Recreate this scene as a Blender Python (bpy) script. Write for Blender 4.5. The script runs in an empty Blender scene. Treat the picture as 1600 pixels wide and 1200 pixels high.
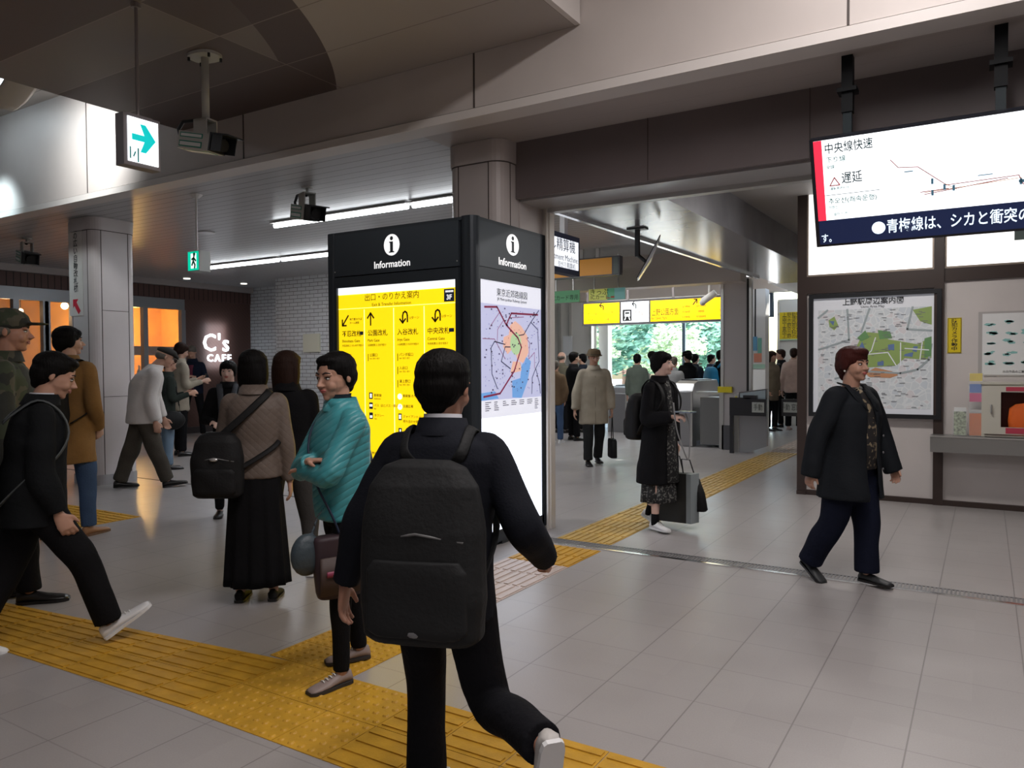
import bpy, math, random
import numpy as np
from mathutils import Vector, Matrix
random.seed(7); np.random.seed(7)
C = bpy.context.scene
COL = C.collection
PI = math.pi

# ---------------------------------------------------------------- camera, world, exposure
CAMZ = 1.47
F = 1196.0
BX = Vector((0.85046037, -0.00791392, 0.5259796))      # world axes in camera space
BY = Vector((0.52600509, 0.0241678, -0.85013796))
BZ = Vector((-0.00598385, 0.99967659, 0.02471652))
cam_d = bpy.data.cameras.new('camera'); cam = bpy.data.objects.new('camera', cam_d); COL.objects.link(cam)
m = Matrix((BX, BY, BZ)).to_4x4(); m.translation = Vector((0, 0, CAMZ)); cam.matrix_world = m
cam_d.sensor_width = 36; cam_d.lens = 36 * F / 1600; cam_d.clip_start = .05; cam_d.clip_end = 300
C.camera = cam
C.view_settings.view_transform = 'Standard'; C.view_settings.look = 'None'
C.view_settings.gamma = 1; C.view_settings.use_curve_mapping = False
C.view_settings.exposure = 0.0
w = bpy.data.worlds.new('world'); C.world = w; w.use_nodes = True
nt = w.node_tree; bg = nt.nodes['Background']
sky = nt.nodes.new('ShaderNodeTexSky'); sky.sky_type = 'NISHITA'; sky.sun_disc = False
sky.sun_elevation = math.radians(38); sky.sun_rotation = math.radians(200); sky.air_density = 1.5; sky.dust_density = 3
nt.links.new(sky.outputs[0], bg.inputs[0]); bg.inputs[1].default_value = 1.1

def light(name, kind, loc, energy, color=(1, 1, 1), size=1, sy=None, rot=(0, 0, 0), spread=None, spot=None):
    d = bpy.data.lights.new(name, kind); d.energy = energy; d.color = color
    if kind == 'AREA':
        d.shape = 'RECTANGLE'; d.size = size; d.size_y = sy or size
        if spread: d.spread = spread
    elif kind == 'SPOT':
        d.spot_size = spot or 1.5; d.spot_blend = .8; d.shadow_soft_size = size
    elif kind == 'SUN': d.angle = size
    else: d.shadow_soft_size = size
    o = bpy.data.objects.new(name, d); o.location = loc; o.rotation_euler = rot; COL.objects.link(o)
    return o
light('sun', 'SUN', (0, 30, 20), 12.0, (1, .96, .9), .02, rot=(math.radians(40), 0, math.radians(150)))
# fluorescent light of the hall (unseen lamps; only the tube lights have luminaires built)
HALLC = (1, .935, .925)
light('hall_light', 'AREA', (-.3, 1.9, 4.5), 165, HALLC, .4, 4.6)
light('hall_light', 'AREA', (3.4, -2.0, 4.5), 130, HALLC, .5, 5.0)
light('hall_light', 'AREA', (-9.0, -1.5, 4.5), 38, (.95, .95, 1), .5, 5.0)
light('beam_washer', 'SPOT', (-8.15, 4.0, 3.98), 95, (.97, 1, 1), .12, rot=(math.radians(80), 0, math.radians(14)), spot=1.9)
light('beam_washer', 'SPOT', (-10.4, 4.3, 3.85), 55, (.72, .92, 1), .1, rot=(math.radians(48), 0, math.radians(5)), spot=1.5)
light('tube_light', 'AREA', (-6.2, 6.87, 3.24), 55, (.90, .93, 1), 3.4, .1)
light('tube_light', 'AREA', (-10.4, 9.1, 3.24), 36, (.90, .93, 1), 3.6, .1)
light('gate_light', 'AREA', (-6.2, 13.2, 3.28), 60, (.97, .98, 1), 3.0, .1)
light('gate_light', 'AREA', (-6.6, 9.6, 3.26), 45, (.97, .98, 1), 2.4, .1)
light('soffit_light', 'AREA', (-.9, 7.3, 3.28), 45, (1, .95, .91), 1.2, .2)

# ---------------------------------------------------------------- sight lines
def ray(x, y):
    c = Vector((x - 800, -(y - 600), -F))
    return Vector((BX.dot(c), BY.dot(c), BZ.dot(c)))
def AZ(x, y, z=0.0):
    d = ray(x, y); t = (z - CAMZ) / d.z; return Vector((d.x * t, d.y * t, z))
def AY(x, y, Y):
    d = ray(x, y); t = Y / d.y; return Vector((d.x * t, Y, CAMZ + d.z * t))
def AX(x, y, X):
    d = ray(x, y); t = X / d.x; return Vector((X, d.y * t, CAMZ + d.z * t))

# ---------------------------------------------------------------- materials
MC = {}
def mat(name, col=(.5, .5, .5), rough=.6, metal=0, emit=0, ecol=None, bump=0, bscale=40, var=0, vscale=3, spec=.5, alpha=1, trans=0, ior=1.45, stretch=None, coat=0, sss=0):
    if name in MC: return MC[name]
    m = bpy.data.materials.new(name); m.use_nodes = True; MC[name] = m
    n = m.node_tree; b = n.nodes['Principled BSDF']
    c = tuple(col) + (1,) if len(col) == 3 else col
    b.inputs['Base Color'].default_value = c; b.inputs['Roughness'].default_value = rough
    b.inputs['Metallic'].default_value = metal; b.inputs['Specular IOR Level'].default_value = spec
    b.inputs['IOR'].default_value = ior
    if alpha < 1: b.inputs['Alpha'].default_value = alpha
    if trans: b.inputs['Transmission Weight'].default_value = trans
    if coat: b.inputs['Coat Weight'].default_value = coat; b.inputs['Coat Roughness'].default_value = .15
    if sss: b.inputs['Subsurface Weight'].default_value = sss; b.inputs['Subsurface Radius'].default_value = (.02, .008, .004); b.inputs['Subsurface Scale'].default_value = .5
    if emit:
        b.inputs['Emission Color'].default_value = tuple(ecol or col)[:3] + (1,); b.inputs['Emission Strength'].default_value = emit
    if bump or var:
        tc = n.nodes.new('ShaderNodeTexCoord'); mp = n.nodes.new('ShaderNodeMapping'); n.links.new(tc.outputs['Object'], mp.inputs[0])
        if stretch: mp.inputs['Scale'].default_value = stretch
        if bump:
            t = n.nodes.new('ShaderNodeTexNoise'); t.inputs['Scale'].default_value = bscale; t.inputs['Detail'].default_value = 3
            bn = n.nodes.new('ShaderNodeBump'); bn.inputs['Strength'].default_value = bump; bn.inputs['Distance'].default_value = .01
            n.links.new(mp.outputs[0], t.inputs[0]); n.links.new(t.outputs[0], bn.inputs['Height']); n.links.new(bn.outputs[0], b.inputs['Normal'])
        if var:
            t = n.nodes.new('ShaderNodeTexNoise'); t.inputs['Scale'].default_value = vscale; t.inputs['Detail'].default_value = 4
            r = n.nodes.new('ShaderNodeValToRGB')
            r.color_ramp.elements[0].position = .3; r.color_ramp.elements[1].position = .7
            r.color_ramp.elements[0].color = tuple(x * (1 - var) for x in c[:3]) + (1,); r.color_ramp.elements[1].color = tuple(min(1, x * (1 + var)) for x in c[:3]) + (1,)
            n.links.new(mp.outputs[0], t.inputs[0]); n.links.new(t.outputs[0], r.inputs[0]); n.links.new(r.outputs[0], b.inputs['Base Color'])
    return m
class NT:
    """small node-graph helper"""
    def __init__(s, m):
        s.n = m.node_tree; s.b = s.n.nodes['Principled BSDF']
        tc = s.n.nodes.new('ShaderNodeTexCoord'); s.co = tc.outputs['Object']
        x = s.n.nodes.new('ShaderNodeSeparateXYZ'); s.n.links.new(s.co, x.inputs[0]); s.x, s.y, s.z = x.outputs
    def lk(s, a, b):
        if isinstance(a, (int, float)): b.default_value = a
        else: s.n.links.new(a, b)
    def m(s, op, a, b=0, c=0):
        q = s.n.nodes.new('ShaderNodeMath'); q.operation = op
        s.lk(a, q.inputs[0]); s.lk(b, q.inputs[1]); s.lk(c, q.inputs[2]); return q.outputs[0]
    def noise(s, scale, det=3, vec=None):
        q = s.n.nodes.new('ShaderNodeTexNoise'); q.inputs['Scale'].default_value = scale; q.inputs['Detail'].default_value = det
        s.n.links.new(vec or s.co, q.inputs[0]); return q.outputs[0]
    def mix(s, f, a, b):
        q = s.n.nodes.new('ShaderNodeMix'); q.data_type = 'RGBA'; s.lk(f, q.inputs[0])
        for v, i in ((a, 6), (b, 7)):
            if isinstance(v, tuple): q.inputs[i].default_value = v[:3] + (1,)
            else: s.n.links.new(v, q.inputs[i])
        return q.outputs[2]
    def line(s, v, pitch, width, off=0):
        """1 on a line of this width, repeated with pitch"""
        a = s.m('ADD', v, off + pitch * 1000); a = s.m('MODULO', a, pitch)
        a = s.m('SUBTRACT', a, pitch / 2); a = s.m('ABSOLUTE', a)
        return s.m('GREATER_THAN', a, pitch / 2 - width / 2)
    def color(s, c): s.n.links.new(c, s.b.inputs['Base Color'])
    def bump(s, h, st=.3, dist=.01):
        q = s.n.nodes.new('ShaderNodeBump'); q.inputs['Strength'].default_value = st; q.inputs['Distance'].default_value = dist
        s.n.links.new(h, q.inputs['Height']); s.n.links.new(q.outputs[0], s.b.inputs['Normal'])

# ---------------------------------------------------------------- objects
WL = {}
def wl(o): return WL.get(o.name, Vector((0, 0, 0))) if o else Vector((0, 0, 0))
def props(o, label=None, cat=None, group=None, kind=None):
    if label: o['label'] = label
    if cat: o['category'] = cat
    if group: o['group'] = group
    if kind: o['kind'] = kind
    return o
def empty(name, loc=(0, 0, 0), label=None, cat=None, group=None, rz=0):
    o = bpy.data.objects.new(name, None); COL.objects.link(o); o.location = loc; o.rotation_euler = (0, 0, rz)
    o.empty_display_size = .1
    WL[o.name] = Vector(loc) if rz == 0 else Vector((0, 0, 0))
    return props(o, label, cat, group)
def link_mesh(name, me, m, parent=None, smooth=False):
    o = bpy.data.objects.new(name, me); COL.objects.link(o)
    if m: me.materials.append(m)
    if smooth: me.polygons.foreach_set('use_smooth', [True] * len(me.polygons))
    if parent: o.parent = parent
    return o
class MB:
    """collects shapes in world coordinates and links them as ONE mesh object"""
    def __init__(s): s.v = []; s.f = []
    def add(s, vs, fs):
        k = len(s.v); s.v += [tuple(v) for v in vs]; s.f += [tuple(i + k for i in f) for f in fs]; return s
    def box(s, a, b, bev=0):
        x0, y0, z0 = [min(p, q) for p, q in zip(a, b)]; x1, y1, z1 = [max(p, q) for p, q in zip(a, b)]
        return s.add([(x0, y0, z0), (x1, y0, z0), (x1, y1, z0), (x0, y1, z0), (x0, y0, z1), (x1, y0, z1), (x1, y1, z1), (x0, y1, z1)],
                     [(0, 3, 2, 1), (4, 5, 6, 7), (0, 1, 5, 4), (1, 2, 6, 5), (2, 3, 7, 6), (3, 0, 4, 7)])
    def prism(s, pts, d):
        """pts: planar loop of Vectors, d: extrusion vector"""
        n = len(pts); d = Vector(d)
        nrm = Vector((0, 0, 0))
        for i in range(n): nrm += Vector(pts[i]).cross(Vector(pts[(i + 1) % n]))
        if nrm.dot(d) > 0: pts = pts[::-1]
        vs = [Vector(p) for p in pts] + [Vector(p) + d for p in pts]
        return s.add(vs, [tuple(range(n))] + [tuple(range(2 * n - 1, n - 1, -1))] + [(i, i + n, (i + 1) % n + n, (i + 1) % n) for i in range(n)])
    def tube(s, pts, r, seg=10, cap=True, flat=1.0, ref=None):
        pts = [Vector(p) for p in pts]; n = len(pts)
        rs = r if isinstance(r, (list, tuple)) else [r] * n
        vs = []; u = None
        for i, p in enumerate(pts):
            t = (pts[min(i + 1, n - 1)] - pts[max(i - 1, 0)]).normalized()
            if u is None:
                u = Vector(ref) if ref else (Vector((0, 0, 1)) if abs(t.z) < .9 else Vector((1, 0, 0)))
            u = (u - t * u.dot(t)); u = u.normalized() if u.length > 1e-6 else t.orthogonal().normalized()
            q = t.cross(u); rr = rs[i]
            ra, rb = rr if isinstance(rr, (tuple, list)) else (rr, rr * flat)
            for k in range(seg):
                a = 2 * PI * k / seg; vs.append(p + u * (math.cos(a) * ra) + q * (math.sin(a) * rb))
        fs = [(i * seg + k, i * seg + (k + 1) % seg, (i + 1) * seg + (k + 1) % seg, (i + 1) * seg + k) for i in range(n - 1) for k in range(seg)]
        if cap: fs += [tuple(range(seg - 1, -1, -1)), tuple((n - 1) * seg + k for k in range(seg))]
        return s.add(vs, fs)
    def rings(s, rings, cap=True):
        """list of vertex loops of one length"""
        seg = len(rings[0]); n = len(rings); vs = [p for r in rings for p in r]
        fs = [(i * seg + k, i * seg + (k + 1) % seg, (i + 1) * seg + (k + 1) % seg, (i + 1) * seg + k) for i in range(n - 1) for k in range(seg)]
        if cap: fs += [tuple(range(seg - 1, -1, -1)), tuple((n - 1) * seg + k for k in range(seg))]
        return s.add(vs, fs)
    def ball(s, c, r, seg=14, rot=None):
        c = Vector(c); r = r if isinstance(r, (tuple, list)) else (r, r, r); rg = []
        nr = max(6, seg // 2)
        for i in range(1, nr):
            a = PI * i / nr; l = []
            for k in range(seg):
                b = 2 * PI * k / seg; p = Vector((math.sin(a) * math.cos(b) * r[0], math.sin(a) * math.sin(b) * r[1], -math.cos(a) * r[2]))
                if rot: p = rot @ p
                l.append(c + p)
            rg.append(l)
        k = len(s.v); s.rings(rg, cap=False)
        bot = Vector((0, 0, -r[2])); top = Vector((0, 0, r[2]))
        if rot: bot = rot @ bot; top = rot @ top
        n0 = len(s.v); s.v += [tuple(c + bot), tuple(c + top)]
        s.f += [(k + (j + 1) % seg, k + j, n0) for j in range(seg)]
        e = k + (nr - 2) * seg
        s.f += [(e + j, e + (j + 1) % seg, n0 + 1) for j in range(seg)]
        return s
    def mesh(s, name, off=Vector((0, 0, 0))):
        me = bpy.data.meshes.new(name)
        if off.length > 0: vs = [(x - off.x, y - off.y, z - off.z) for x, y, z in s.v]
        else: vs = s.v
        me.from_pydata(vs, [], s.f); me.update(); return me
    def build(s, name, m, parent=None, smooth=False, **kw):
        o = link_mesh(name, s.mesh(name, wl(parent)), m, parent, smooth)
        WL[o.name] = wl(parent)
        return props(o, **kw)
    def top(s, name, m, label, cat, group=None, smooth=False, bev=0):
        c = [sum(v[i] for v in s.v) / len(s.v) for i in (0, 1)]; z = min(v[2] for v in s.v)
        base = Vector((c[0], c[1], z)); o = link_mesh(name, s.mesh(name, base), m, None, smooth); o.location = base; WL[o.name] = base
        if bev: bevel(o, bev)
        return props(o, label, cat, group)
def bevel(o, wd, seg=2):
    b = o.modifiers.new('bevel', 'BEVEL'); b.width = wd; b.segments = seg; b.limit_method = 'ANGLE'; return o
def struct(name, mb, m, parent=None, smooth=False):
    o = mb.build(name, m, parent, smooth)
    if not parent: o['kind'] = 'structure'
    return o
def B(a, b): return MB().box(a, b)

class Board:
    """a flat face in the world: origin o, u to the reader's right, v up; things lie on it with real thickness"""
    def __init__(s, o, u, v, parent=None):
        s.o = Vector(o); s.u = Vector(u).normalized(); s.v = Vector(v).normalized(); s.n = s.u.cross(s.v); s.p = parent
    def P(s, x, y, d=0): return s.o + s.u * x + s.v * y + s.n * d
    def polys(s, name, lst, m, d=.0, th=.002, parent=None, **kw):
        mb = MB()
        for pts in lst: mb.prism([s.P(x, y, d) for x, y in pts], s.n * th)
        return mb.build(name, m, parent or s.p, **kw)
    def rects(s, name, lst, m, d=0, th=.002, parent=None, **kw):
        return s.polys(name, [[(a, b), (c, b), (c, e), (a, e)] for a, b, c, e in lst], m, d, th, parent, **kw)
    def strokes(s, name, paths, wd, m, d=0, th=.001, parent=None, **kw):
        l = []
        for p in paths:
            for (a, b), (c, e) in zip(p[:-1], p[1:]):
                dx, dy = c - a, e - b; L = math.hypot(dx, dy) or 1; nx, ny = -dy / L * wd / 2, dx / L * wd / 2; ex, ey = dx / L * wd * .3, dy / L * wd * .3
                l.append([(a - ex - nx, b - ey - ny), (c + ex - nx, e + ey - ny), (c + ex + nx, e + ey + ny), (a - ex + nx, b - ey + ny)])
        return s.polys(name, l, m, d, th, parent, **kw)
    def disc(s, name, x, y, r, m, d=0, th=.002, parent=None, ry=None, seg=32, **kw):
        ry = ry or r
        return s.polys(name, [[(x + r * math.cos(2 * PI * k / seg), y + ry * math.sin(2 * PI * k / seg)) for k in range(seg)]], m, d, th, parent, **kw)
    def text(s, body, x, y, size, m, d=.002, align='CENTER', parent=None, name='lettering', sx=1, bold=0, vertical=False, th=.0008, italic=0, spacing=1.0, **kw):
        """lines: str or list of (text, x, y, size)"""
        items = body if isinstance(body, list) else [(body, x, y, size)]
        mb = MB()
        for it in items:
            t, tx, ty, sz = it[:4]; al = it[4] if len(it) > 4 else align
            cu = bpy.data.curves.new('t', 'FONT'); cu.body = t; cu.size = sz; cu.align_x = al; cu.resolution_u = 2; cu.offset = bold * sz; cu.space_character = spacing
            cu.align_y = 'CENTER' if not vertical else 'TOP'; cu.extrude = th / 2
            if vertical: cu.body = '\n'.join(t); cu.space_line = .95
            o = bpy.data.objects.new('t', cu); COL.objects.link(o)
            me = bpy.data.meshes.new_from_object(o)
            fs = [tuple(p.vertices) for p in me.polygons]
            mb.add([s.P(tx + v.co.x * sx, ty + v.co.y, d + th / 2 + v.co.z) for v in me.vertices], fs)
            bpy.data.objects.remove(o); bpy.data.meshes.remove(me); bpy.data.curves.remove(cu)
        return mb.build(name, m, parent or s.p, **kw)
X, Y, Z = Vector((1, 0, 0)), Vector((0, 1, 0)), Vector((0, 0, 1))
# ================================================================ materials of the place
def floor_mat(name, c1, c2, joint, rough):
    m = mat(name, c1, rough); n = NT(m)
    lx = n.line(n.x, .4125, .006, -.1665); ly = n.line(n.y, .4125, .006, .08)
    ln = n.m('MAXIMUM', lx, n.m('MULTIPLY', ly, .55))
    nz = n.noise(2.2, 4); fine = n.noise(160, 2)
    # each tile a little different
    fx = n.m('FLOOR', n.m('DIVIDE', n.m('ADD', n.x, 41.25 - .1665 + .206), .4125)); fy = n.m('FLOOR', n.m('DIVIDE', n.m('ADD', n.y, 41.25 + .08 + .206), .4125))
    wn = n.n.nodes.new('ShaderNodeTexWhiteNoise'); cb = n.n.nodes.new('ShaderNodeCombineXYZ'); n.lk(fx, cb.inputs[0]); n.lk(fy, cb.inputs[1]); n.lk(cb.outputs[0], wn.inputs[0])
    f = n.m('ADD', n.m('MULTIPLY', nz, .5), n.m('MULTIPLY', fine, .5)); f = n.m('ADD', f, n.m('MULTIPLY', wn.outputs[0], .15))
    c = n.mix(f, c1, c2); c = n.mix(n.m('MULTIPLY', ln, .7), c, joint); n.color(c)
    n.lk(n.m('ADD', n.m('MULTIPLY', nz, .18), rough - .09), n.b.inputs['Roughness'])
    n.bump(n.m('SUBTRACT', n.m('MULTIPLY', fine, .15), ln), .25, .004)
    return m
FLOOR = floor_mat('floor_tile', (.245, .228, .222), (.375, .352, .345), (.13, .12, .115), .33)
def slat_mat(name, col, axis, pitch, rough=.3, dark=.25, w=.012, metal=0.0):
    m = mat(name, col, rough, metal); n = NT(m); v = {'x': n.x, 'y': n.y, 'z': n.z}[axis]
    l = n.line(v, pitch, w); n.color(n.mix(l, col, tuple(c * dark for c in col))); n.bump(n.m('SUBTRACT', 1, l), .4, .005); return m
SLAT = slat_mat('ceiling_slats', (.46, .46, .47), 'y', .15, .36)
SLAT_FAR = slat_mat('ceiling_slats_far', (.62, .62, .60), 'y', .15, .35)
SOFF = slat_mat('soffit_panel', (.40, .355, .33), 'y', .24, .45, .8, .004)
BEAM = mat('beam_panel', (.56, .51, .48), .42, var=.03)
TRIM = mat('trim_cream', (.66, .62, .59), .45)
BEAMD = mat('joint_brown', (.08, .065, .06), .7)
LINTEL = mat('lintel_panel', (.15, .125, .125), .5, var=.05)
COLM = mat('column_panel', (.50, .455, .44), .4, var=.05, vscale=2)
COLW = mat('column_panel_pale', (.60, .56, .56), .35, var=.05, vscale=2)
GLOSS = mat('dark_gloss_ceiling', (.27, .27, .29), .22, .15, var=.2, vscale=1.3, bump=.08, bscale=2.5, coat=.3)
STEEL = mat('brushed_steel', (.34, .34, .35), .36, .9, bump=.04, bscale=30, stretch=(1, 1, 12))
ALU = mat('aluminium', (.6, .6, .58), .35, .8)
WHITE = mat('white_paint', (.7, .69, .67), .5)
BLK = mat('black_metal', (.02, .022, .025), .4)
CHAR = mat('charcoal_metal', (.035, .043, .052), .35, .3)
CHAR2 = mat('charcoal_panel', (.045, .056, .068), .33, .3)
INK = mat('black_ink', (.015, .015, .015), .6)
POST = mat('dark_brown_frame', (.045, .03, .026), .4)
CREAMW = mat('booth_wall', (.60, .56, .545), .45, var=.03)
YEL = mat('tactile_yellow', (.50, .27, .022), .55, var=.16, vscale=9, bump=.15, bscale=90)
YELP = mat('tactile_pale', (.52, .42, .37), .42, var=.1, vscale=9)
def emis(name, c, s): return mat(name, c, .4, emit=s, ecol=c)
TUBE = emis('fluorescent_tube', (.93, .97, 1), 9)

# ================================================================ floor and ceilings
struct('floor', MB().add([(-30, -9, 0), (8, -9, 0), (8, 20.6, 0), (-30, 20.6, 0), (-30, -9, -.2), (8, -9, -.2), (8, 20.6, -.2), (-30, 20.6, -.2)],
       [(0, 1, 2, 3), (7, 6, 5, 4), (0, 4, 5, 1), (1, 5, 6, 2), (2, 6, 7, 3), (3, 7, 4, 0)]), FLOOR)
# lowered brown ceiling with a painted ring and chequered panels (its own colours)
LC = mat('brown_ceiling', (.2, .17, .15), .5); n = NT(LC)
light_c, dark_c, band_c, plain_c = (.215, .187, .170), (.125, .097, .090), (.10, .072, .067), (.39, .35, .325)
iy = n.m('MODULO', n.m('FLOOR', n.m('DIVIDE', n.m('ADD', n.y, 61 - 3.0), .61)), 2)
ix = n.m('GREATER_THAN', n.x, -4.67)
ck = n.m('ABSOLUTE', n.m('SUBTRACT', iy, ix)); chk = n.mix(ck, light_c, dark_c)
d2 = n.m('SQRT', n.m('ADD', n.m('POWER', n.m('ADD', n.x, 8.35), 2), n.m('POWER', n.m('SUBTRACT', n.y, 1.35), 2)))
inner = n.m('GREATER_THAN', d2, 4.62); outer = n.m('GREATER_THAN', d2, 5.02)
# last row beside the beam is plain dark brown inside the ring
row = n.m('MULTIPLY', n.m('GREATER_THAN', n.y, 4.22), n.m('LESS_THAN', d2, 5.02))
c = n.mix(inner, chk, band_c); c = n.mix(outer, c, plain_c); c = n.mix(row, c, band_c)
seam = n.m('MAXIMUM', n.line(n.y, .61, .009, -4.22 + .61 * 20), n.line(n.x, 2.22, .009, 4.67 + 0))
c = n.mix(n.m('MULTIPLY', seam, .7), c, n.mix(outer, (.33, .28, .25), (.15, .12, .11))); n.color(c)
mb = MB().box((-6.84, -9, 3.83), (-2.45, 4.83, 3.95)); struct('ceiling', mb, LC)
mb = MB().box((-2.45, -9, 3.83), (-2.41, 4.82, 4.6)).box((-6.88, -9, 3.95), (-6.84, 4.82, 4.6)); struct('trim_1', mb, TRIM)
HC = slat_mat('high_ceiling', (.55, .50, .46), 'y', .33, .5, .35, .008)
struct('ceiling', MB().box((-6.88, -9, 4.6), (-30, 5.0, 4.7)), HC)
struct('ceiling', MB().box((-2.41, -9, 4.6), (8, 5.0, 4.7)), HC)
struct('ceiling', MB().box((-6.84, -9, 4.6), (-2.45, 5.0, 4.7)), HC)
# beam with a shadow gap, cream lip and soffit
mb = MB().box((-30, 4.83, 3.42), (8, 5.0, 4.6)); beam = struct('wall_beam', mb, BEAM)
mb = MB()
for k in range(-9, 4): xj = -.69 + 2.62 * k; mb.box((xj - .007, 4.826, 3.42), (xj + .007, 4.84, 4.6))
mb.box((-30, 4.835, 3.405), (8, 5.0, 3.42)); mb.build('panel_joint', BEAMD, beam)
struct('trim_2', MB().box((-30, 4.80, 3.34), (8, 5.0, 3.405)), TRIM)
struct('ceiling', MB().box((-3.93, 4.98, 3.341), (8, 5.56, 3.45)), SOFF)
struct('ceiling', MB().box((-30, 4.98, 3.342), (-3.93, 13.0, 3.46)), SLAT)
# lintel over the gate opening
mb = MB().box((-3.38, 5.54, 2.87), (8, 6.02, 3.45)); lin = struct('wall_lintel', mb, LINTEL)
mb = MB()
for xj in (-2.2, -1.03, .2): mb.box((xj - .004, 5.536, 2.87), (xj + .004, 5.545, 3.35))
mb.build('panel_joint', BEAMD, lin)
struct('trim_3', MB().box((-3.38, 5.6, 2.855), (8, 5.97, 2.872)), mat('lintel_soffit', (.36, .35, .35), .3))
struct('trim_4', MB().box((-3.33, 5.97, 2.82), (8, 6.06, 2.90)), ALU)
# jamb and frame pole at the left of the opening
struct('wall_jamb', MB().box((-3.85, 5.6, 0), (-3.375, 6.0, 2.87)).box((-3.85, 6.0, 0), (-3.40, 6.08, 2.9)), COLM)
struct('trim_5', MB().box((-3.375, 5.99, 0), (-3.30, 6.07, 2.87)).box((-3.33, 5.96, 0), (-3.315, 5.99, 2.87)), mat('pale_frame', (.62, .59, .55), .4, .2))
# threshold strip of the shutter in the floor
mb = MB().box((-3.35, 5.50, 0), (8, 5.535, .006)); struct('trim_6', mb, mat('threshold_steel', (.85, .85, .85), .18, 1.0))
mb = MB()
x = -3.35
while x < 2.2: mb.box((x, 5.55, 0), (x + .012, 5.66, .004)); x += .024
mb.box((-3.35, 5.54, 0), (2.2, 5.55, .005)).box((-3.35, 5.66, 0), (2.2, 5.67, .005)); struct('trim_7', mb, mat('grate_steel', (.3, .3, .31), .35, .8))
struct('trim_8', MB().box((-12.8, 6.0, 0), (-3.95, 6.03, .004)), mat('dark_groove', (.12, .115, .11), .5, .5))

# ================================================================ columns
def column(x0, x1, y0, y1, top, r, cap, m, rounded_left=True):
    mb = MB()
    def loop(e, z):
        pts = []
        for cx, cy, a0 in ((x1 - r, y0 + r, -90), (x1 - r, y1 - r, 0), (x0 + r, y1 - r, 90), (x0 + r, y0 + r, 180)):
            for k in range(7):
                a = math.radians(a0 + 15 * k); pts.append(Vector((cx + (r + e) * math.cos(a), cy + (r + e) * math.sin(a), z)))
        return pts
    mb.rings([loop(0, .12), loop(0, top)]); o = struct('wall_column', mb, m)
    c = MB().rings([loop(.012, cap), loop(.012, cap + .005), loop(.014, top - .002)]); c.build('cap_band', m, o)
    s = MB().rings([loop(.006, cap - .008), loop(.006, cap)])
    for xx in (x0 + r, x1 - r): s.box((xx - .004, y0 - .003, .12), (xx + .004, y0 + .01, cap))
    for yy in (y0 + r, y1 - r): s.box((x1 - .01, yy - .004, .12), (x1 + .003, yy + .004, cap))
    for zz in (1.1, 2.18): s.box((x1 - .01, y0 + r, zz), (x1 + .0025, y1 - r, zz + .006))
    s.build('panel_joint', BEAMD, o)
    b = MB().rings([loop(.01, 0), loop(.01, .125), loop(0, .13)]); b.build('base_band', mat('column_base', (.4, .39, .4), .35, .3), o)
    return o
column(-3.95, -3.385, 5.33, 5.95, 3.34, .13, 3.16, COLM)
lc = column(-9.93, -9.36, 5.33, 5.90, 3.34, .11, 3.18, COLW)

# ================================================================ behind the opening
struct('ceiling', MB().add([(-3.45, 6.06, 2.93), (-2.42, 6.06, 2.93), (-2.30, 14.5, 2.93), (-3.25, 14.5, 2.93), (-3.45, 6.06, 3.4), (-2.42, 6.06, 3.4), (-2.30, 14.5, 3.4), (-3.25, 14.5, 3.4)],
       [(0, 3, 2, 1), (4, 5, 6, 7), (0, 1, 5, 4), (1, 2, 6, 5), (2, 3, 7, 6), (3, 0, 4, 7)]), GLOSS)
struct('trim_9', MB().add([(-3.50, 6.06, 2.90), (-3.45, 6.06, 2.90), (-3.25, 13.2, 2.90), (-3.30, 13.2, 2.90), (-3.50, 6.06, 2.945), (-3.45, 6.06, 2.945), (-3.25, 13.2, 2.945), (-3.30, 13.2, 2.945)],
       [(0, 3, 2, 1), (4, 5, 6, 7), (0, 1, 5, 4), (1, 2, 6, 5), (2, 3, 7, 6), (3, 0, 4, 7)]), mat('rail_bright', (.85, .87, .9), .2, .9))
struct('trim_10', MB().add([(-3.62, 6.06, 2.98), (-3.50, 6.06, 2.93), (-3.30, 13.2, 2.93), (-3.42, 13.2, 2.98), (-3.62, 6.06, 3.35), (-3.50, 6.06, 3.35), (-3.30, 13.2, 3.35), (-3.42, 13.2, 3.35)],
       [(0, 3, 2, 1), (4, 5, 6, 7), (0, 1, 5, 4), (1, 2, 6, 5), (2, 3, 7, 6), (3, 0, 4, 7)]), mat('rail_lavender', (.55, .56, .64), .3, .3))
struct('ceiling', MB().box((-2.42, 6.02, 3.34), (8, 9.2, 3.46)), mat('corridor_ceiling', (.34, .32, .31), .5))
struct('ceiling', MB().box((-2.42, 9.2, 3.34), (-1.78, 20.6, 3.46)), mat('corridor_ceiling'))
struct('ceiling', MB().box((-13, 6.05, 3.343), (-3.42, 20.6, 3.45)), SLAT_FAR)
struct('ceiling', MB().box((-3.42, 14.5, 2.95), (-1.78, 20.6, 3.1)), WHITE)
# cross beam above the gates
FB = mat('far_beam', (.50, .44, .40), .5)
struct('wall_far_beam', MB().box((-13, 12.4, 2.80), (-3.35, 12.75, 3.35)), FB)
struct('wall_far_beam', MB().box((-8.6, 17.0, 3.02), (-3.0, 17.3, 3.35)), FB)
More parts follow.
